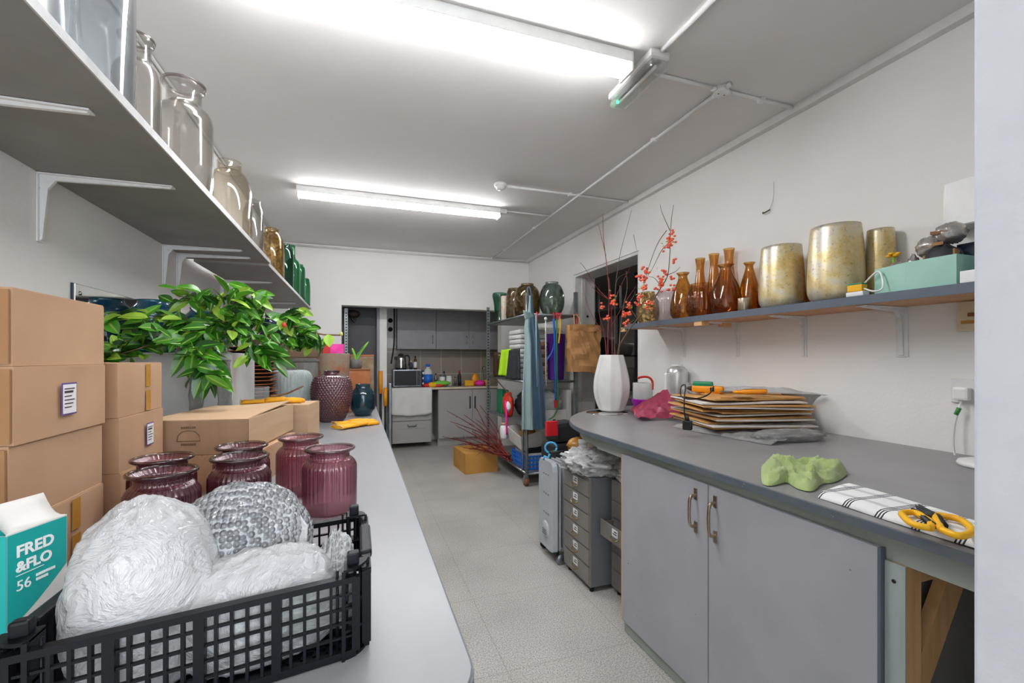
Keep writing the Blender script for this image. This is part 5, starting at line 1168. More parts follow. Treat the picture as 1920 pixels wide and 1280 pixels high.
# checked tea towel along the bench edge and scissors
m_, tr, out = nt('check_towel'); L = tr.links.new
b_ = N(tr, 'BsdfPrincipled', {'Roughness': .95}); L(b_.outputs[0], out.inputs[0])
tcn = N(tr, 'UVMap'); sp = N(tr, 'SeparateXYZ'); L(tcn.outputs[0], sp.inputs[0])
def stripes(axis, period):
    fr_ = N(tr, 'Math', {1: 1 / period}, operation='MULTIPLY'); L(sp.outputs[axis], fr_.inputs[0])
    fc = N(tr, 'Math', operation='FRACT'); L(fr_.outputs[0], fc.inputs[0])
    s1 = N(tr, 'Math', {1: .26}, operation='LESS_THAN'); L(fc.outputs[0], s1.inputs[0])
    k = N(tr, 'Math', {1: 3 / .26}, operation='MULTIPLY'); L(fc.outputs[0], k.inputs[0]); k2 = N(tr, 'Math', operation='FRACT'); L(k.outputs[0], k2.inputs[0])
    s2 = N(tr, 'Math', {1: .5}, operation='LESS_THAN'); L(k2.outputs[0], s2.inputs[0])
    mu = N(tr, 'Math', operation='MULTIPLY'); L(s1.outputs[0], mu.inputs[0]); L(s2.outputs[0], mu.inputs[1]); return mu
a1, a2 = stripes('X', .085), stripes('Y', .075)
m1 = N(tr, 'Math', {1: .55}, operation='MULTIPLY'); L(a2.outputs[0], m1.inputs[0])
ad = N(tr, 'Math', operation='MAXIMUM'); L(a1.outputs[0], ad.inputs[0]); L(m1.outputs[0], ad.inputs[1])
mxx = N(tr, 'Mix', data_type='RGBA'); mxx.inputs[6].default_value = lin('e3e3e2'); mxx.inputs[7].default_value = lin('2b2e36'); L(ad.outputs[0], mxx.inputs[0]); L(mxx.outputs[2], b_.inputs['Base Color'])
MATS['check_towel'] = m_
TA, TB, TC, TD = Vector((1.232, .44, 0)), Vector((1.268, .945, 0)), Vector((1.475, .985, 0)), Vector((1.40, .44, 0))
def towel(a, c):
    p = TA.lerp(TB, a).lerp(TD.lerp(TC, a), c); e = min(1, 8 * min(c, 1 - c)) ** .5
    return Vector((p.x, p.y, BZ + .002 + .016 * e + .004 * nz(p, 9, 3)))
tb = MB().grid(towel, 30, 18, .0015); o = tb.build('tea_towel', 'check_towel')
uv = o.data.uv_layers.new(name='UVMap')
for lp in o.data.loops:
    v = o.data.vertices[lp.vertex_index].co; ax = (TB - TA).normalized(); r_ = Vector((v.x, v.y, 0)) - TA; y_ = r_.dot(ax); x_ = (r_ - ax * y_).length
    uv.data[lp.index].uv = (y_ + .01, x_ + .03)
tag(o, 'folded white tea towel with black check along the bench edge', 'tea towel')
sz = BZ + .027
t = thing('scissors', 'black bladed scissors with big yellow handle loops on the tea towel', 'scissors', (1.318, .705, sz), 0)
so = Vector((1.318, .705, sz))
def SP(u, v): return G(u, v, sz + .004) - so
l1 = [(1745, 990), (1712, 982), (1694, 968), (1692, 962), (1708, 960), (1722, 963), (1732, 970), (1745, 978)]
l2 = [(1765, 992), (1795, 1004), (1818, 1000), (1819, 988), (1800, 974), (1775, 968), (1757, 966), (1756, 975)]
for lp in (l1, l2):
    c = curve3([SP(*q) for q in lp + lp[:1]], 5); MB().tube(c, .0075, 10).build('handle_loop', 'yellow', t)
MB().tube([SP(1750, 985), SP(1722, 962), SP(1712, 956)], [.008, .007, .006], 8).build('handle_lining', 'black', t)
MB().tube([SP(1770, 985), SP(1757, 968), SP(1748, 962)], [.008, .008, .006], 8).build('handle_lining', 'black', t)
MB().lathe([(0, -.006), (.011, -.006), (.011, .006), (0, .007)], 14, c=SP(1745, 966)).build('pivot', 'charcoal', t)
for dx in (0, 6):
    a, c = SP(1752 + dx, 970), SP(1716 + dx, 948 - dx * .3); d_ = (c - a).normalized(); s_ = Vector((-d_.y, d_.x, 0)) * .009
    b = MB(); b.add([a - s_, a + s_, a + (c - a) * .7 + s_, c, a - s_ + Vector((0, 0, .004)), a + s_ + Vector((0, 0, .004)), a + (c - a) * .7 + s_ + Vector((0, 0, .004)), c + Vector((0, 0, .003))], [(3, 2, 1, 0), (4, 5, 6, 7), (0, 1, 5, 4), (1, 2, 6, 5), (2, 3, 7, 6), (3, 0, 4, 7)]); b.build('blade', 'charcoal', t)
# clear bags and rolls on the drawer cabinets
for k, (c, r_, m_, l) in enumerate((((1.44, 2.46, .70), (.175, .165, .075), 'white_film', 'heap of clear plastic bags on the tall drawer cabinet'), ((1.51, 2.115, .70), (.11, .10, .06), 'white_film', 'crumpled milky plastic bag on the drawer cabinet nearer the cupboard'))):
    o = MB(); blob(o, c, r_, .5, 4, 40 + k, 60, 34, .661, 2.4); tag(o.build('plastic_bag', m_), l, 'plastic bag')
for k, (a, c, r_, m_, l) in enumerate((((1.36, 2.62, .79), (1.75, 2.42, .82), .028, 'poly', 'roll of clear wrap lying behind the plastic bags'), ((1.36, 2.50, .80), (1.78, 2.28, .84), .018, 'cream', 'thin cream roll above the plastic bags'))):
    t = thing('wrapping_roll', l, 'roll', a, 0, 'rolls under the workbench'); MB().tube([(0, 0, 0), Vector(c) - Vector(a)], r_, 16).build('sheet', m_, t); MB().tube([(Vector(a) - Vector(c)).normalized() * .002, (Vector(a) - Vector(c)).normalized() * .004], r_ * .5, 12).build('core', 'kraft_dark', t)
tag(MB().bbox(1.262, 1.33, 2.56, 2.63, .656, .745, .003).build('printed_carton', 'paper'), 'small white and pink carton on the corner of the tall drawer cabinet', 'carton')
MB().box(1.2612, 1.2618, 2.575, 2.615, .67, .73).build('pink_print', 'pink', bpy.data.objects['printed_carton.001'] if 'printed_carton.001' in bpy.data.objects else None)
o = MB(); blob(o, (1.39, 2.66, .775), (.075, .05, .04), .35, 3, 51, 26, 16); tag(o.build('crumpled_paper', 'tape'), 'crumpled orange brown paper under the rounded bench end', 'paper')
# ------------------------------------------------------------------ wheeled rack by the doorway
RX0, RX1, RY0, RY1 = 1.675, 2.245, 4.39, 5.86
t = thing('storage_rack', 'tall wheeled metal storage rack in front of the doorway corner', 'rack', ((RX0 + RX1) / 2, (RY0 + RY1) / 2, 0))
ox, oy = (RX0 + RX1) / 2, (RY0 + RY1) / 2; hx_, hy_ = (RX1 - RX0) / 2, (RY1 - RY0) / 2
MB().tube([(-hx_, -hy_, .10), (-hx_, -hy_, 2.03)], .017, 12).build('post', 'steel', t)
MB().tube([(-hx_ + .0, -hy_ + .12, .12), (-hx_ + .0, -hy_ + .12, 1.0)], .013, 12).build('post', 'steel', t)
MB().box(hx_ - .018, hx_ + .018, -hy_ - .018, -hy_ + .018, .10, 2.06).build('post', 'galv', t)
MB().box(hx_ - .018, hx_ + .018, hy_ - .018, hy_ + .018, .10, 2.0).build('post', 'galv', t)
p = MB().box(-hx_ - .022, -hx_ + .022, hy_ - .004, hy_, .10, 2.03).box(-hx_ - .022, -hx_ - .018, hy_ - .03, hy_ - .004, .10, 2.03).build('slotted_post', 'galv', t)
q = MB()
for k in range(48): q.box(-hx_ - .008, -hx_ + .010, hy_ - .0048, hy_ - .0041, .14 + k * .039, .16 + k * .039)
q.build('slot', 'charcoal', p)
for z in (.13, .62, 1.09, 1.80):
    MB().box(-hx_ + .016, hx_ - .019, -hy_ + .018, hy_ - .02, z - .012, z + .012).build('shelf_tray', 'galv', t)
    if z != .62: MB().tube([(-hx_, -hy_, z), (hx_, -hy_, z)], .012, 8).tube([(-hx_, -hy_, z), (-hx_, hy_, z)], .012, 8).build('shelf_rim', 'steel', t)
MB().tube([(-hx_, -hy_ - .03, 1.80), (hx_ + .02, -hy_ - .03, 1.80)], .012, 8).build('front_rail', 'galv', t)
b = MB()
for z in (1.685,): b.box(-hx_ + .02, hx_ - .2, -hy_ - .036, -hy_ - .026, z - .02, z + .02)
for x in (-hx_ + .03, hx_ - .22): b.box(x - .014, x + .014, -hy_ - .038, -hy_ - .024, 1.68, 1.815)
b.build('hook_rail', 'white_paint', t)
for x in (-hx_, hx_ - .03):
    for y in (-hy_ + .02, hy_ - .04):
        c = MB().bbox(x - .022, x + .022, y - .02, y + .02, .075, .118, .004).box(x - .026, x - .02, y - .02, y + .03, .03, .08).box(x + .02, x + .026, y - .02, y + .03, .03, .08).build('castor', 'steel', t)
        MB().lathe([(0, -.018), (.042, -.018), (.048, -.012), (.048, .012), (.042, .018), (0, .018)], 20, M=T(x, y + .012, .049) @ Matrix.Rotation(math.pi / 2, 4, 'Y')).build('wheel', 'rust_wood', c)
ZT = 1.8145
g = 'vases on top of the rack'
egg = [(.07, 0), (.10, .008), (.145, .09), (.158, .18), (.148, .27), (.115, .345), (.085, .37), (.082, .385), (.084, .395)]
vessel('glass_vase', 'large grey-green egg-shaped glass vase on top of the rack at the right', 'vase', (2.065, 4.62, ZT), [(r * .9, z * .96) for r, z in egg], 'grey_green', .006, 48, group=g)
vessel('glass_vase', 'large brown flecked glass vase in the middle of the rack top, behind the pole', 'vase', (1.845, 4.82, ZT), [(.08, 0), (.12, .008), (.145, .06), (.15, .2), (.138, .29), (.10, .345), (.075, .36), (.075, .38)], 'brown_mott', .006, 48, group=g)
vessel('glass_vase', 'brown flecked cylinder vase left of the big brown vase on the rack', 'vase', (1.80, 5.13, ZT), [(.08, 0), (.10, .006), (.105, .1), (.10, .3), (.085, .355), (.08, .37)], 'brown_mott', .006, 40, group=g)
vessel('speckled_vase', 'pale speckled straight vase in front of the green vase on the rack', 'vase', (1.745, 5.36, ZT), [(.05, 0), (.056, .004), (.056, .30), (.054, .305)], 'speckled', .006, 4, group=g, refine=1, rz=.7)
vessel('glass_vase', 'dark green waisted glass vase at the far left of the rack top', 'vase', (1.765, 5.62, ZT), [(.07, 0), (.075, .006), (.07, .1), (.08, .24), (.098, .33), (.095, .37), (.085, .38)], 'dark_green', .006, 36, group=g)
# hanging from the front rail
def hook(u, l, col):
    p = P(u, 592, 4.62)
ap = Vector((RX0 - .01, RY0 - .085, 0))
rows = []
prof_ = [(1.985, .016, .010, 0), (1.90, .022, .014, 0), (1.80, .035, .022, 0), (1.74, .065, .035, .006), (1.66, .075, .04, .010), (1.50, .085, .05, .012), (1.25, .105, .056, .016), (1.0, .118, .06, .018), (.80, .126, .062, .020), (.62, .132, .064, .02)]
def apron_mesh(side):
    b = MB(); n = 30; vs = []
    for (z, hw, dp, wv) in prof_:
        for k in range(n):
            a = 2 * math.pi * k / n; x = math.cos(a); y = math.sin(a)
            vs.append(ap + Vector((.012 + hw * x + .25 * hw * (1 if z < 1.6 else .4), (dp + wv * 1.5 * math.cos(7 * a + z * 2)) * y - .02, z)))
    m = len(prof_)
    for i in range(m - 1):
        for k in range(n):
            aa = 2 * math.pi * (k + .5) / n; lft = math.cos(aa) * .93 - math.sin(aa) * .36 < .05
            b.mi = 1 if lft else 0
            b.add([vs[i * n + k], vs[i * n + (k + 1) % n], vs[(i + 1) * n + (k + 1) % n], vs[(i + 1) * n + k]], [(0, 3, 2, 1)], False)
    return b
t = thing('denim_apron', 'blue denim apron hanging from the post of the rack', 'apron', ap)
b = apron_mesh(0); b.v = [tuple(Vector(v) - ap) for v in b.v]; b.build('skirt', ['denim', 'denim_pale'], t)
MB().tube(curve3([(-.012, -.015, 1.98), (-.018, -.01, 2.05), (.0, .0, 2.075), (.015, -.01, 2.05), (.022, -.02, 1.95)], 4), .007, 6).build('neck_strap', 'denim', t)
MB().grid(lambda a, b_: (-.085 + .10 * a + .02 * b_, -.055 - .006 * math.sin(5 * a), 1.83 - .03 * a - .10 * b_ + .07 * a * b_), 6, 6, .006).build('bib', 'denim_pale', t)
MB().tube([(.05, -.075, 1.78), (.052, -.08, 1.4), (.06, -.085, 1.05)], .008, 6).build('waist_tie', 'denim_pale', t)
RYF = RY0 - .045
def cordh(x, pts, m, label, r=.008):
    t = thing('bungee_cord', label, 'cord', (x, RYF, 1.80), 0, 'bungee cords on the rack rail')
    MB().tube(curve3([(dx, dy, z - 1.80) for dx, dy, z in pts], 5), r, 7).build('cord', m, t)
    MB().tube(curve3([(pts[0][0], pts[0][1], pts[0][2] - 1.80 - .01), (.0, -.012, .0), (.003, .004, .022), (.004, .028, .018)], 4), .006, 6).build('hook', 'red', t)
cordh(1.96, [(.0, -.005, 1.76), (.012, -.006, 1.5), (.02, -.006, 1.1), (.022, -.006, .90)], 'blue', 'blue bungee cord hanging straight down with a yellow and red end', .011)
cordh(1.995, [(.0, -.012, 1.76), (-.005, -.016, 1.5), (.0, -.016, 1.15), (.01, -.016, .86), (-.03, -.012, .74), (-.09, -.008, .70)], 'green_hose', 'green bungee cord curling away at its lower end', .008)
cordh(2.04, [(.0, -.005, 1.76), (-.015, -.028, 1.66), (-.035, -.032, 1.5)], 'yellow', 'short yellow bungee cord on the rack rail')
cordh(2.015, [(.0, .02, 1.74), (-.03, .035, 1.5), (-.06, .035, 1.40), (-.09, .035, 1.36), (-.13, .035, 1.30)], 'blue', 'blue bungee cord bending to the left behind the others')
cordh(1.77, [(.0, -.005, 1.76), (.002, -.005, 1.70)], 'red', 'short red bungee end at the left of the rack rail')
cordh(2.235, [(.0, -.005, 1.76), (-.01, -.005, 1.68)], 'red', 'short red bungee end at the right end of the rack rail')
tag(MB().tube([(1.868, RYF - .005, 1.735), (1.868, RYF - .008, 1.2), (1.872, RYF - .008, 1.05)], .007, 8).lathe([(0, 0), (.016, .012), (.016, .03), (0, .042)], 12, c=(1.868, RYF - .005, 1.735)).build('pull_cord', 'white_gloss'), 'thin white pull cord with a knob hanging in front of the rack', 'cord')
tag(MB().bbox(1.968, 1.998, RYF - .018, RYF + .006, .82, .90, .006).build('cord_end', 'red'), 'red and yellow cord end below the blue bungee cord', 'cord end')
t = thing('paper_bag', 'crumpled brown paper bag hanging at the right of the rack', 'bag', (2.27, 4.27, 1.20))
b = bmesh.new(); bmesh.ops.create_cube(b, size=1); bmesh.ops.subdivide_edges(b, edges=b.edges[:], cuts=7, use_grid_fill=True)
for v in b.verts:
    a = v.co.z + .5; q = Vector((v.co.x * (.33 + .03 * a), v.co.y * (.15 - .05 * a), a * .50))
    q.x += .012 * rid(q, 5, 3) + .016 * nz(q, 15, 4); q.y += .018 * rid(q, 6, 7) * (1 - .4 * a) + .022 * nz(q, 17, 9); q.z += .02 * nz((q.x, 0, 0), 9, 2) * a - (.04 * max(0, v.co.x) * (1 - a)); v.co = q
MB().bm(b, None, False).build('body', 'paper_bag', t)
MB().grid(lambda a, b_: (-.16 + .31 * a, -.075 - .008 * math.sin(9 * a), .43 + .05 * b_ + .012 * math.sin(7 * a)), 10, 3, .003, False).build('folded_top', 'paper_bag', t)
MB().tube(curve3([(-.1, 0, .49), (-.09, .03, .58), (-.08, .05, .612)], 4), .006, 6).tube(curve3([(-.02, 0, .49), (-.03, .04, .58), (-.06, .05, .612)], 4), .006, 6).build('handle', 'paper_bag', t)
# middle shelf of the rack
ZM = 1.103
t0 = None
for k in range(9):
    l = 'white folded towel in the pile on the middle rack shelf'
    loc = (1.90, 4.98, ZM + .07 + k * .056)
    if t0 is None:
        t0 = thing('folded_towel', l, 'towel', loc, 0, 'white towels piled on the rack'); MB().bbox(-.16, .16, -.2, .2, 0, .052, .022).build('folded_layers', 'white_cloth', t0)
    else: dup(t0, l, loc, .03 * math.sin(k * 2))
tag(MB().bbox(1.72, 2.08, 4.76, 5.2, ZM, ZM + .066, .01).build('white_tray', 'plastic_white'), 'shallow white tray under the pile of towels', 'tray')
t = thing('cup_stack', 'stack of brown paper cups in a white sleeve on the middle rack shelf', 'cups', (1.905, 4.60, ZM))
for k in range(9): MB().lathe([(.034, 0), (.045, .05), (.047, .052), (.047, .056), (.044, .056)], 24, c=(.045, 0, .001 + k * .046)).build('cup', 'brown_wood' if k % 2 else 'kraft', t)
for k in range(9): MB().lathe([(.034, 0), (.045, .05), (.047, .052), (.047, .056), (.044, .056)], 24, c=(-.055, 0, .001 + k * .046)).build('cup', 'plastic_white', t)
tag(MB().lathe(wall_prof([(.08, 0), (.09, .01), (.105, .50), (.108, .51)], .006), 32).build('tall_bucket', 'purple'), 'tall purple bucket behind the brown paper bag', 'bucket').location = (2.105, 4.60, ZM)
def drape(name, label, pts, m, cat, seed):
    """cloth hanging down in front of a shelf edge, with vertical folds and a real thickness"""
    q = [P(*p) for p in pts]; nrm = Vector((-.36, -.93, 0))
    def fn(a, b_):
        p = q[0].lerp(q[1], a).lerp(q[3].lerp(q[2], a), b_)
        return p + nrm * (.018 * math.sin(a * 9 + seed + b_) * (.4 + b_) + .012 * nz(p, 9, seed))
    return tag(MB().grid(fn, 22, 14, .022).build(name, m), label, cat)
drape('lime_cloth', 'lime green cloth hanging at the edge of the middle rack shelf', [(943, 656, 5.42), (959, 654, 5.26), (957, 705, 5.26), (936, 703, 5.46)], 'lime', 'cloth', 1)
drape('black_cloth', 'black cloth hanging right of the lime cloth on the rack', [(957, 656, 5.14), (975, 653, 4.92), (976, 712, 4.92), (951, 710, 5.18)], 'charcoal', 'cloth', 3)
vessel('glass_jar', 'tall brown glass jar at the far left of the middle rack shelf', 'jar', (1.76, 5.60, ZM), [(.07, 0), (.085, .006), (.09, .03), (.09, .27), (.08, .295), (.083, .315)], 'brown_jar', .005, 32)
tag(MB().bbox(1.90, 2.15, 5.30, 5.70, ZM, ZM + .30, .006).build('beige_box', 'cream'), 'beige box at the back of the middle rack shelf', 'box')
# lower shelves
ZL = .633
t = thing('white_carton', 'white carton filled with crinkled plastic, right of the apron on the rack', 'box', (2.015, 4.58, ZL))
MB().box(-.14, .14, -.14, .14, 0, .004).build('base', 'card_white', t)
for s in (-1, 1): MB().box(s * .14 - .003, s * .14 + .003, -.14, .14, .0045, .15).build('side', 'card_white', t); MB().box(-.136, .136, s * .14 - .003, s * .14 + .003, .0045, .15).build('end', 'card_white', t)
MB().box(-.02, .01, -.1455, -.1432, .02, .05).build('print_mark', 'ink', t)
o = MB(); blob(o, (2.0, 4.60, ZL + .20), (.13, .125, .13), .35, 3, 61, 40, 26, ZL + .006); tag(o.build('plastic_packing', 'bag_film'), 'crinkled clear plastic packing heaped in the white carton', 'packing')
tag(MB().bbox(2.165, 2.222, 4.45, 4.72, ZL, ZL + .36, .004).build('white_board', 'grey_cloth'), 'pale board standing beside the white carton on the rack', 'board')
t = thing('shopping_bag', 'pink and red bag on the lower rack shelf, left of the apron', 'bag', (1.71, 5.22, ZL))
b = MB(); blob(b, (.03, -.02, .14), (.05, .12, .14), .25, 2.6, 3, 26, 18, 0); b.build('body', 'scarlet', t)
MB().tube(curve3([(-.03, -.10, .2), (-.035, -.16, .0), (-.03, -.15, -.2)], 4), .012, 8).build('pink_strap', 'hotpink', t)
b = MB(); blob(b, (.0, -.11, .13), (.03, .05, .05), .3, 2.6, 5, 16, 10); b.build('white_patch', 'paper', t)
o = MB(); blob(o, (1.93, 5.05, ZL + .15), (.11, .22, .14), .25, 2.4, 71, 36, 22, ZL + .001); tag(o.build('dark_bag', 'charcoal'), 'dark grey bag slumped behind the apron on the rack', 'bag')
tag(MB().bbox(1.75, 1.85, 5.5, 5.72, ZL, ZL + .30, .01).build('folder_box', 'green'), 'dark green folder box at the far end of the lower rack shelf', 'box')
tag(MB().tube([P(925, 705, 5.7), P(960, 745, 5.2)], .008, 6).build('leaning_rod', 'tan_dark'), 'thin dark rod leaning at the left of the rack', 'rod')
def opencarton(label, c, sx, sy, h, rz, tilt, m='card_white'):
    t = thing('white_carton', label, 'box', c, rz, 'white cartons on the rack base'); t.rotation_euler = (tilt[0], tilt[1], rz)
    MB().box(-sx, sx, -sy, sy, 0, .004).build('base', m, t)
    for s in (-1, 1): MB().box(s * sx - .003, s * sx + .003, -sy, sy, .0045, h).build('side', m, t); MB().box(-sx + .004, sx - .004, s * sy - .003, s * sy + .003, .0045, h).build('end', m, t)
    return t
ZD = .143
t = thing('blue_crate', 'bright blue plastic crate on the base of the rack', 'crate', (1.825, 4.72, ZD))
b = MB(); b.box(-.115, .20, -.23, .23, 0, .006)
b.build('base', 'blue_crate', t)
for s in (-1, 1):
    for nm, f in (('long_side', 0), ('short_side', 1)):
        b = MB()
        L = .23 if f == 0 else .155; n = 8
        for i in range(n + 1):
            q = -L + 2 * L * i / n
            if f == 0: X = -.115 if s < 0 else .20; b.box(X - .004, X + .004, q - .007, q + .007, .006, .15)
            else: b.box(.0425 + q - .007, .0425 + q + .007, s * .23 - .004, s * .23 + .004, .006, .15)
        for z in (.012, .055, .10, .142):
            if f == 0: b.box(X - .005, X + .005, -L, L, z - .008, z + .008)
            else: b.box(.0425 - L, .0425 + L, s * .23 - .005, s * .23 + .005, z - .008, z + .008)
        b.build(nm, 'blue_crate', t)
opencarton('white carton standing in the blue crate', (1.868, 4.72, ZD + .0075), .13, .2, .16, 0, (0, 0))
tag(MB().bbox(1.735, 1.96, 4.53, 4.90, ZD + .17, ZD + .225, .01).build('black_tray', 'black'), 'black tray between the two white cartons', 'tray')
opencarton('tilted open white carton spilling forward beside the apron', (1.80, 4.75, .385), .12, .20, .17, 0, (math.radians(8), math.radians(-12)))
o = MB(); blob(o, (1.84, 4.78, .49), (.08, .12, .05), .3, 3, 81, 24, 14); tag(o.build('brown_packing', 'kraft_orange'), 'brown packing paper inside the tilted white carton', 'paper')
t = thing('white_bottle', 'small white bottle hanging left of the tilted carton', 'bottle', (1.66, 5.12, .38)); MB().lathe([(0, 0), (.045, 0), (.048, .01), (.048, .13), (.035, .15), (.03, .16), (0, .16)], 20).build('body', 'plastic_white', t); MB().lathe([(0, .1605), (.032, .1605), (.032, .19), (0, .19)], 16).build('cap', 'kraft', t)
tag(MB().tube(curve3([(1.70, 5.90, 1.76), (1.675, 5.915, 1.3), (1.70, 5.915, 1.0), (1.69, 5.915, .62)], 5), [.014] * 12 + [.03] * 4, 8).build('green_strap', 'green_hose'), 'long green strap hanging along the far post of the rack', 'strap')
# dark bins between rack and workbench
tag(MB().lathe(wall_prof([(.15, 0), (.16, .01), (.19, .60), (.195, .62)], .008), 36).build('black_bin', 'black'), 'tall black bin in front of the rack', 'bin').location = (1.98, 4.05, .001)
t = thing('black_crate', 'black crate leaning under the rounded bench end', 'crate', (1.66, 3.55, 0), .3)
MB().bbox(-.13, .13, -.10, .10, .001, .62, .02).build('body', 'charcoal', t); MB().bbox(-.10, .14, -.09, .09, .625, .80, .04).build('hood', 'charcoal', t)
tag(MB().bbox(1.475, 1.575, 3.40, 3.44, .70, .82, .004).build('red_packet', 'red'), 'flat red packet in front of the black bin', 'packet')
tag(MB().bbox(1.50, 1.66, 3.02, 3.26, .0, .60, .008).build('dark_cabinet', 'black'), 'low black cabinet behind the radiator', 'cabinet')
# ------------------------------------------------------------------ box and red twigs on the floor
t = carton('cardboard_box', 'scuffed orange-brown carton on the floor in front of the kitchen', (1.355, 5.32, .001), .40, .50, .235, math.radians(4), 'kraft_orange', seed=41)
b = MB()
rnd = random.Random(8)
def twigs(name, label, base, tips, m, r):
    t = thing(name, label, 'twig bundle', base)
    b0 = Vector(base)
    for (u, v, d_) in tips:
        e = P(u, v, d_); e.z = max(e.z, .265); e = e - b0; mid = e * .5 + Vector((rnd.gauss(0, .04), rnd.gauss(0, .04), abs(rnd.gauss(0, .03)) + .01))
        st = Vector((rnd.gauss(0, .02), rnd.gauss(0, .03), rnd.gauss(0, .02))) - e.normalized() * rnd.uniform(0, .05)
        c = curve3([st, e * .25 + (mid * .5 - e * .25) * .6, mid, e], 5); b = MB().tube(c, [r * (1 - .72 * i / len(c)) for i in range(len(c))], 6)
        for q in range(3):
            i = rnd.randrange(len(c) // 3, len(c) - 1); dd = (c[i + 1] - c[i]).normalized(); s_ = (dd + Vector((rnd.gauss(0, .4), rnd.gauss(0, .4), rnd.gauss(0, .4)))).normalized() * rnd.uniform(.06, .16)
            b.tube([c[i], c[i] + s_ * .5, c[i] + s_ * .95 + Vector((0, 0, .01))], [r * .4, r * .3, r * .15], 5)
        b.build('twig', m, t)
    return t
bs = P(950, 856, 5.0)
twigs('red_twig_bundle', 'bundle of dark red dogwood twigs lying across the floor carton', bs,
      [(870, 777, 5.5), (860, 800, 5.6), (838, 770, 5.9), (880, 795, 5.3), (893, 765, 5.4), (898, 790, 5.2), (905, 815, 5.2), (850, 820, 5.7), (865, 830, 5.5), (875, 818, 5.4), (885, 840, 5.3), (830, 818, 5.9), (868, 845, 5.4), (890, 820, 5.35), (900, 760, 5.6), (912, 800, 5.25), (845, 790, 5.8), (878, 832, 5.35), (885, 808, 5.5), (903, 845, 5.2), (895, 832, 5.3), (858, 838, 5.6), (910, 780, 5.4), (880, 848, 5.3)], 'dark_red_twig', .0098)
# ------------------------------------------------------------------ kitchen recess
WT = .90
t = thing('kitchen_worktop', 'beige speckled kitchen worktop along the back of the recess', 'worktop', (1.5, 7.1, WT))
MB().bbox(-1.08, 1.10, -.31, .30, -.035, 0, .004).build('slab', 'kitchen_top', t)
MB().box(-1.08, 1.10, -.314, -.3105, -.030, -.004).build('front_lip', 'cream', t)
t = thing('drawer_unit', 'white kitchen drawer unit at the left under the worktop', 'kitchen unit', (.765, 7.08, 0))
MB().box(-.285, .285, -.26, .30, .075, .86).build('carcass', 'kitchen_front', t)
for z0, z1 in ((.08, .40), (.41, .575), (.585, .855)):
    d_ = MB().bbox(-.283, .283, -.282, -.262, z0, z1, .003).build('drawer', 'kitchen_front', t)
    if z0 < .1:
        d_b = MB().tube([(-.06, -.282, z1 - .05), (-.06, -.30, z1 - .07), (.06, -.30, z1 - .07), (.06, -.282, z1 - .05)], .006, 8).build('handle', 'dark_metal', d_)
        MB().box(-.2, .2, -.2835, -.2822, z1 - .11, z1 - .105).build('groove', 'shelf_grey', d_)
for x in (-.24, .24): MB().lathe([(.02, 0), (.02, .075)], 12, c=(x, .1, 0)).build('foot', 'black', t)
def ttow(a, b_):
    x = -.305 + .59 * a + .015 * math.sin(a * 9); z = WT + .002 - .385 * b_ - .03 * math.sin(a * 3.1) * b_
    return Vector((.765 + x, 6.772 - .014 * b_ - .012 * math.sin(a * 17) * b_ - (.0 if b_ > 0 else -.012), z))
tag(MB().grid(ttow, 40, 14, .004).build('dish_towel', 'grey_cloth'), 'pale dish towel draped over the kitchen drawer unit', 'towel')
t = thing('kitchen_unit', 'two-door grey kitchen base unit under the worktop', 'kitchen unit', (1.75, 7.08, 0))
MB().box(-.59, .83, -.26, .30, .115, .86).build('carcass', 'kitchen_front', t)
MB().box(-.59, .83, -.22, -.20, .001, .114).build('plinth', 'kitchen_front', t)
for x0, x1, hxx in ((-.585, -.062, -.10), (-.058, .465, -.02), (.469, .826, .79)):
    d_ = MB().bbox(x0, x1, -.282, -.262, .12, .855, .003).build('door', 'kitchen_front', t)
    MB().bbox(hxx - .011, hxx + .011, -.300, -.283, .56, .75, .005).build('handle', 'dark_metal', d_)
for (x0, x1, ds, l) in ((.579, 1.176, [(.583, 1.172, 1.12)], 'single-door grey kitchen wall cupboard on the left'), (1.178, 2.25, [(1.182, 1.712, 1.665), (1.716, 2.246, 1.765)], 'double-door grey kitchen wall cupboard on the right')):
    t = thing('wall_cupboard', l, 'cupboard', ((x0 + x1) / 2, 7.25, 1.48)); c = (x0 + x1) / 2
    MB().box(x0 - c, x1 - c, -.13, .15, 0, .72).build('carcass', 'upper_front', t)
    for a, b_, hh in ds:
        d_ = MB().bbox(a - c, b_ - c, -.15, -.132, .002, .718, .003).build('door', 'upper_front', t)
        MB().tube([(hh - c, -.15, .09), (hh - c, -.175, .10), (hh - c, -.175, .21), (hh - c, -.15, .22)], .006, 8).build('handle', 'chrome', d_)
t = thing('microwave', 'grey microwave oven at the left end of the kitchen worktop', 'microwave', (.715, 7.08, WT))
MB().bbox(-.21, .21, -.14, .16, .008, .265, .006).build('body', 'steel', t); MB().bbox(-.195, .135, -.148, -.1405, .025, .25, .003).build('door', 'black', t); MB().bbox(.14, .2, -.146, -.1405, .025, .25, .002).build('control_panel', 'dark_metal', t)
MB().box(-.19, -.17, -.1, .1, 0, .0075).build('foot', 'black', t); MB().box(.17, .19, -.1, .1, 0, .0075).build('foot', 'black', t)
t = thing('kettle', 'steel and black kettle standing on the microwave', 'kettle', (.63, 7.05, WT + .266))
MB().lathe([(0, .018), (.085, .018), (.086, .03), (.075, .17), (.06, .21), (0, .215)], 28).build('body', 'chrome', t); MB().lathe([(0, 0), (.088, 0), (.088, .017), (0, .017)], 28).build('base', 'black', t)
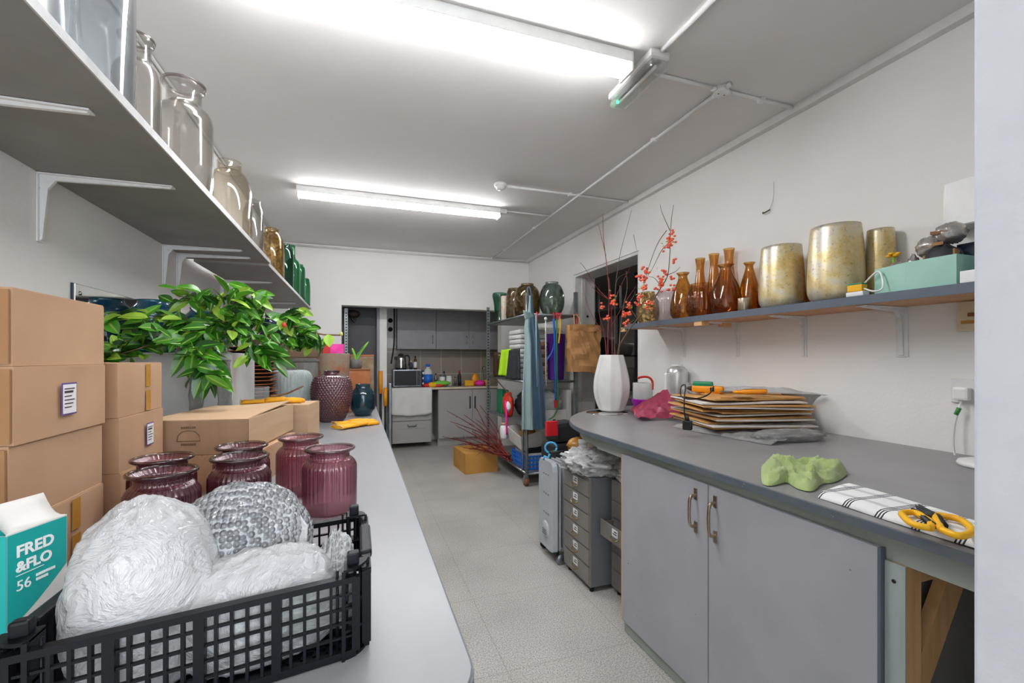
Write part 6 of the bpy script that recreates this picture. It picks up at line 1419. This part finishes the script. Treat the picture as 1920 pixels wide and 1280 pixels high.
MB().tube(curve3([(.06, 0, .21), (.10, 0, .215), (.125, 0, .18), (.122, 0, .10), (.115, 0, .06)], 4), .012, 8).build('handle', 'black', t); MB().lathe([(0, .2155), (.05, .2155), (.03, .24), (0, .245)], 20).build('lid', 'black', t); MB().bbox(-.10, -.06, -.015, .015, .15, .20, .006).build('spout', 'black', t)
def bottle(name, label, x, y, z, r, h, m, capm, band=None, group=None):
    t = thing(name, label, 'bottle', (x, y, z), 0, group)
    MB().lathe([(0, 0), (r, 0), (r, h * .62), (r * .8, h * .74), (r * .4, h * .82), (r * .4, h * .88), (0, h * .88)], 20).build('body', m, t)
    MB().lathe([(0, h * .881), (r * .48, h * .881), (r * .45, h), (0, h)], 14).build('cap', capm, t)
    if band: MB().lathe([(r + .0012, h * .12), (r + .0012, h * .55)], 20).build('label_band', band, t)
    return t
bottle('sauce_bottle', 'short dark bottle beside the kettle on the microwave', .775, 7.02, WT + .266, .026, .13, 'navy', 'cream', 'navy'); bottle('glass_bottle', 'taller clear bottle beside the kettle on the microwave', .845, 7.05, WT + .266, .026, .21, 'brown_jar', 'dark_brown', 'paper')
bottle('detergent_bottle', 'big bottle with blue cap and blue label behind the coloured cloths', 1.03, 6.98, WT, .068, .35, 'poly', 'blue', 'blue')
t = thing('pod_tower', 'small dark tower of white-topped pots beside the microwave', 'tower', (.958, 7.0, WT))
MB().bbox(-.022, .022, -.03, .03, 0, .25, .003).build('frame', 'black', t)
for k in range(3): MB().lathe([(0, -.004), (.018, -.004), (.018, .0), (0, 0)], 14, M=T(0, -.031, .05 + k * .08) @ Matrix.Rotation(math.pi / 2, 4, 'X')).build('pot_top', 'paper', t)
for k, (x, y, r, m_, l) in enumerate(((1.00, 6.865, (.06, .045, .03), 'red', 'red dish cloth at the front of the kitchen worktop'), (1.075, 6.85, (.065, .04, .045), 'yellow', 'yellow dish cloth between the red and lime ones'), (1.22, 6.87, (.12, .05, .035), 'lime2', 'lime green dish cloth on top of the pink one'), (1.16, 6.83, (.08, .02, .02), 'scarlet', 'coral red cloth in front of the lime one'))):
    o = MB(); blob(o, (x, y, WT + .025 + (.03 if k == 2 else 0)), r, .3, 3, 90 + k, 22, 14, WT + .001 if k != 2 else WT + .02); tag(o.build('dish_cloth', m_), l, 'cloth')
for k, (x, m_, h, l) in enumerate(((1.255, 'plastic_white', .15, 'white jar with metal lid left of the plain white canister in the kitchen'), (1.36, 'plastic_white', .13, 'plain white canister right of the metal-lidded jar on the kitchen worktop'))):
    t = thing('storage_jar', l, 'jar', (x, 7.0, WT)); MB().lathe([(0, 0), (.042, 0), (.044, .01), (.044, h), (0, h)], 20).build('body', m_, t); MB().lathe([(0, h + .0005), (.04, h + .0005), (.038, h + .03), (0, h + .03)], 18).build('lid', 'steel' if k == 0 else 'paper', t)
bottle('glass_bottle', 'clear slim bottle left of the white jars on the kitchen worktop', 1.17, 7.1, WT, .025, .2, 'steel', 'charcoal'); bottle('glass_bottle', 'chrome pepper mill shaped bottle behind the white jars', 1.31, 7.15, WT, .028, .23, 'steel', 'charcoal')
bottle('sauce_bottle', 'dark bottle with a red cap beside the yellow sponges', 1.54, 7.05, WT, .03, .24, 'dark_brown', 'red', 'charcoal'); bottle('glass_bottle', 'small clear bottle left of the red-capped bottle', 1.475, 7.08, WT, .02, .14, 'steel', 'charcoal')
tag(MB().bbox(1.615, 1.76, 6.98, 7.04, WT, WT + .085, .006).build('sponge', 'yellow'), 'yellow sponge pack left of the pink cloth at the sink', 'sponge')
tag(MB().bbox(1.93, 2.03, 6.98, 7.04, WT, WT + .085, .006).build('sponge', 'yellow'), 'yellow sponge pack right of the pink cloth at the sink', 'sponge')
o = MB(); blob(o, (1.85, 6.95, WT + .04), (.075, .05, .04), .35, 3, 97, 20, 14, WT + .001); tag(o.build('dish_cloth', 'hotpink'), 'pink cloth by the sink between the yellow sponges', 'cloth')
o = MB(); blob(o, (1.80, 7.06, WT + .09), (.05, .03, .085), .35, 3, 98, 18, 12, WT + .001); tag(o.build('rubber_glove', 'orange'), 'orange rubber glove standing behind the pink cloth', 'glove')
t = thing('kitchen_tap', 'tall chrome tap at the kitchen sink', 'tap', (1.96, 7.2, WT))
MB().tube(curve3([(0, 0, 0), (0, 0, .24), (0, -.04, .30), (0, -.11, .29), (0, -.12, .25)], 5), .013, 10).build('spout', 'chrome', t); MB().lathe([(0, 0), (.03, 0), (.028, .05), (0, .05)], 18).build('base', 'chrome', t); MB().tube([(0, 0, .05), (.05, -.02, .075)], .008, 8).build('lever', 'chrome', t)
t = thing('wall_cable', 'dark cable with two round black fittings on the kitchen wall', 'cable', (.535, 7.415, 1.5))
MB().tube(curve3([(.02, -.012, .72), (.02, -.012, .2), (.01, -.012, .0), (-.03, -.015, -.25)], 5), .012, 8).build('flex', 'charcoal', t)
for z in (.30, .44): MB().lathe([(0, 0), (.036, 0), (.036, .03), (0, .035)], 18, M=T(-.04, -.001, z) @ Matrix.Rotation(math.pi / 2, 4, 'X')).build('fitting', 'black', t)
for k, (x, y, z0, z1, l) in enumerate(((.31, 6.60, .84, 1.16, 'taller orange broom handle leaning beside the kitchen opening'), (.375, 6.62, .66, .92, 'shorter orange broom handle in front of the taller one'))):
    t = thing('broom', l, 'broom', (x, y, 0), 0, 'brooms by the kitchen')
    MB().tube([(0, 0, .10), (0, 0, z0)], .016, 10).build('pole', 'black', t); MB().tube([(0, 0, z0 + .0005), (0, 0, z1)], .027, 12).build('grip', 'orange', t)
    MB().bbox(-.05, .05, -.04, .04, .001, .0995, .01).build('head', 'charcoal', t)
tag(MB().bbox(.42, .462, 6.62, 6.70, .001, .98, .01).build('folded_steps', 'steel'), 'narrow folded metal steps beside the brooms', 'steps')
t = thing('slotted_upright', 'perforated metal upright at the left edge of the kitchen opening', 'upright', (-.15, 6.60, 0))
p = MB().box(-.022, .022, -.002, .002, 0, 2.03).box(-.022, -.018, .002, .04, 0, 2.03).build('angle_post', 'galv', t)
q = MB()
for k in range(50): q.box(-.008, .012, -.0028, -.0021, .04 + k * .039, .06 + k * .039)
q.build('slot', 'charcoal', p)
t = thing('hanging_bag', 'dark red bag hanging at the top left of the kitchen opening', 'bag', (-.06, 6.75, 1.97)); b = MB(); blob(b, (0, 0, 0), (.09, .06, .05), .15, 2.4, 4, 22, 14); b.build('body', 'dark_brown', t); MB().tube(curve3([(-.02, 0, -.05), (.0, 0, -.09), (.03, 0, -.11)], 4), .02, 8).build('strap', 'black', t)
# ------------------------------------------------------------------ store room shelving seen through the doorway
t = thing('store_shelving', 'dark metal shelving in the store room behind the doorway', 'shelving', (3.45, 5.7, 0))
for x in (-.18, .18):
    for y in (-.95, .0, 1.0): MB().box(x - .02, x + .02, y - .02, y + .02, 0, 2.4).build('post', 'dark_metal', t)
for z in (.45, .95, 1.38, 2.0): MB().box(-.2, .2, -.97, 1.02, z - .02, z).build('shelf_board', 'dark_metal', t)
for k, (y, z, r, h, m_, l) in enumerate(((5.3, 1.38, .13, .16, 'tinpot', 'grey bowl on the store room shelf behind the red stems'), (5.75, 1.38, .12, .26, 'charcoal', 'dark pot on the store room shelf, left of the bowl'), (6.2, 1.38, .12, .22, 'charcoal', 'dark pot at the back of the store room shelf'), (5.2, .95, .14, .26, 'planter', 'grey pot on the lower store room shelf'), (5.7, .95, .13, .24, 'tinpot', 'second grey pot on the lower store room shelf'))):
    vessel('store_pot', l, 'pot', (3.45, y, z + .001), [(r * .6, 0), (r * .75, .01), (r, h * .8), (r, h)], m_, .008, 28, refine=1)
t = thing('store_crate', 'pale crate on the store room floor seen through the doorway', 'crate', (3.0, 4.5, 0)); MB().bbox(-.15, .15, -.2, .2, .001, .9, .01).build('body', 'planter', t)
t = thing('wall_hook', 'small hook with a short wire high on the right wall', 'hook', (XR, 2.12, 2.27))
MB().tube(curve3([(-.003, .0, 0), (-.02, 0, -.01), (-.022, .03, -.015), (-.01, .04, -.005)], 4), .004, 6).build('hook', 'tan_dark', t); MB().tube(curve3([(-.006, .0, 0), (-.008, -.03, .06), (-.006, -.03, .16)], 4), .0025, 5).build('wire', 'white_gloss', t)
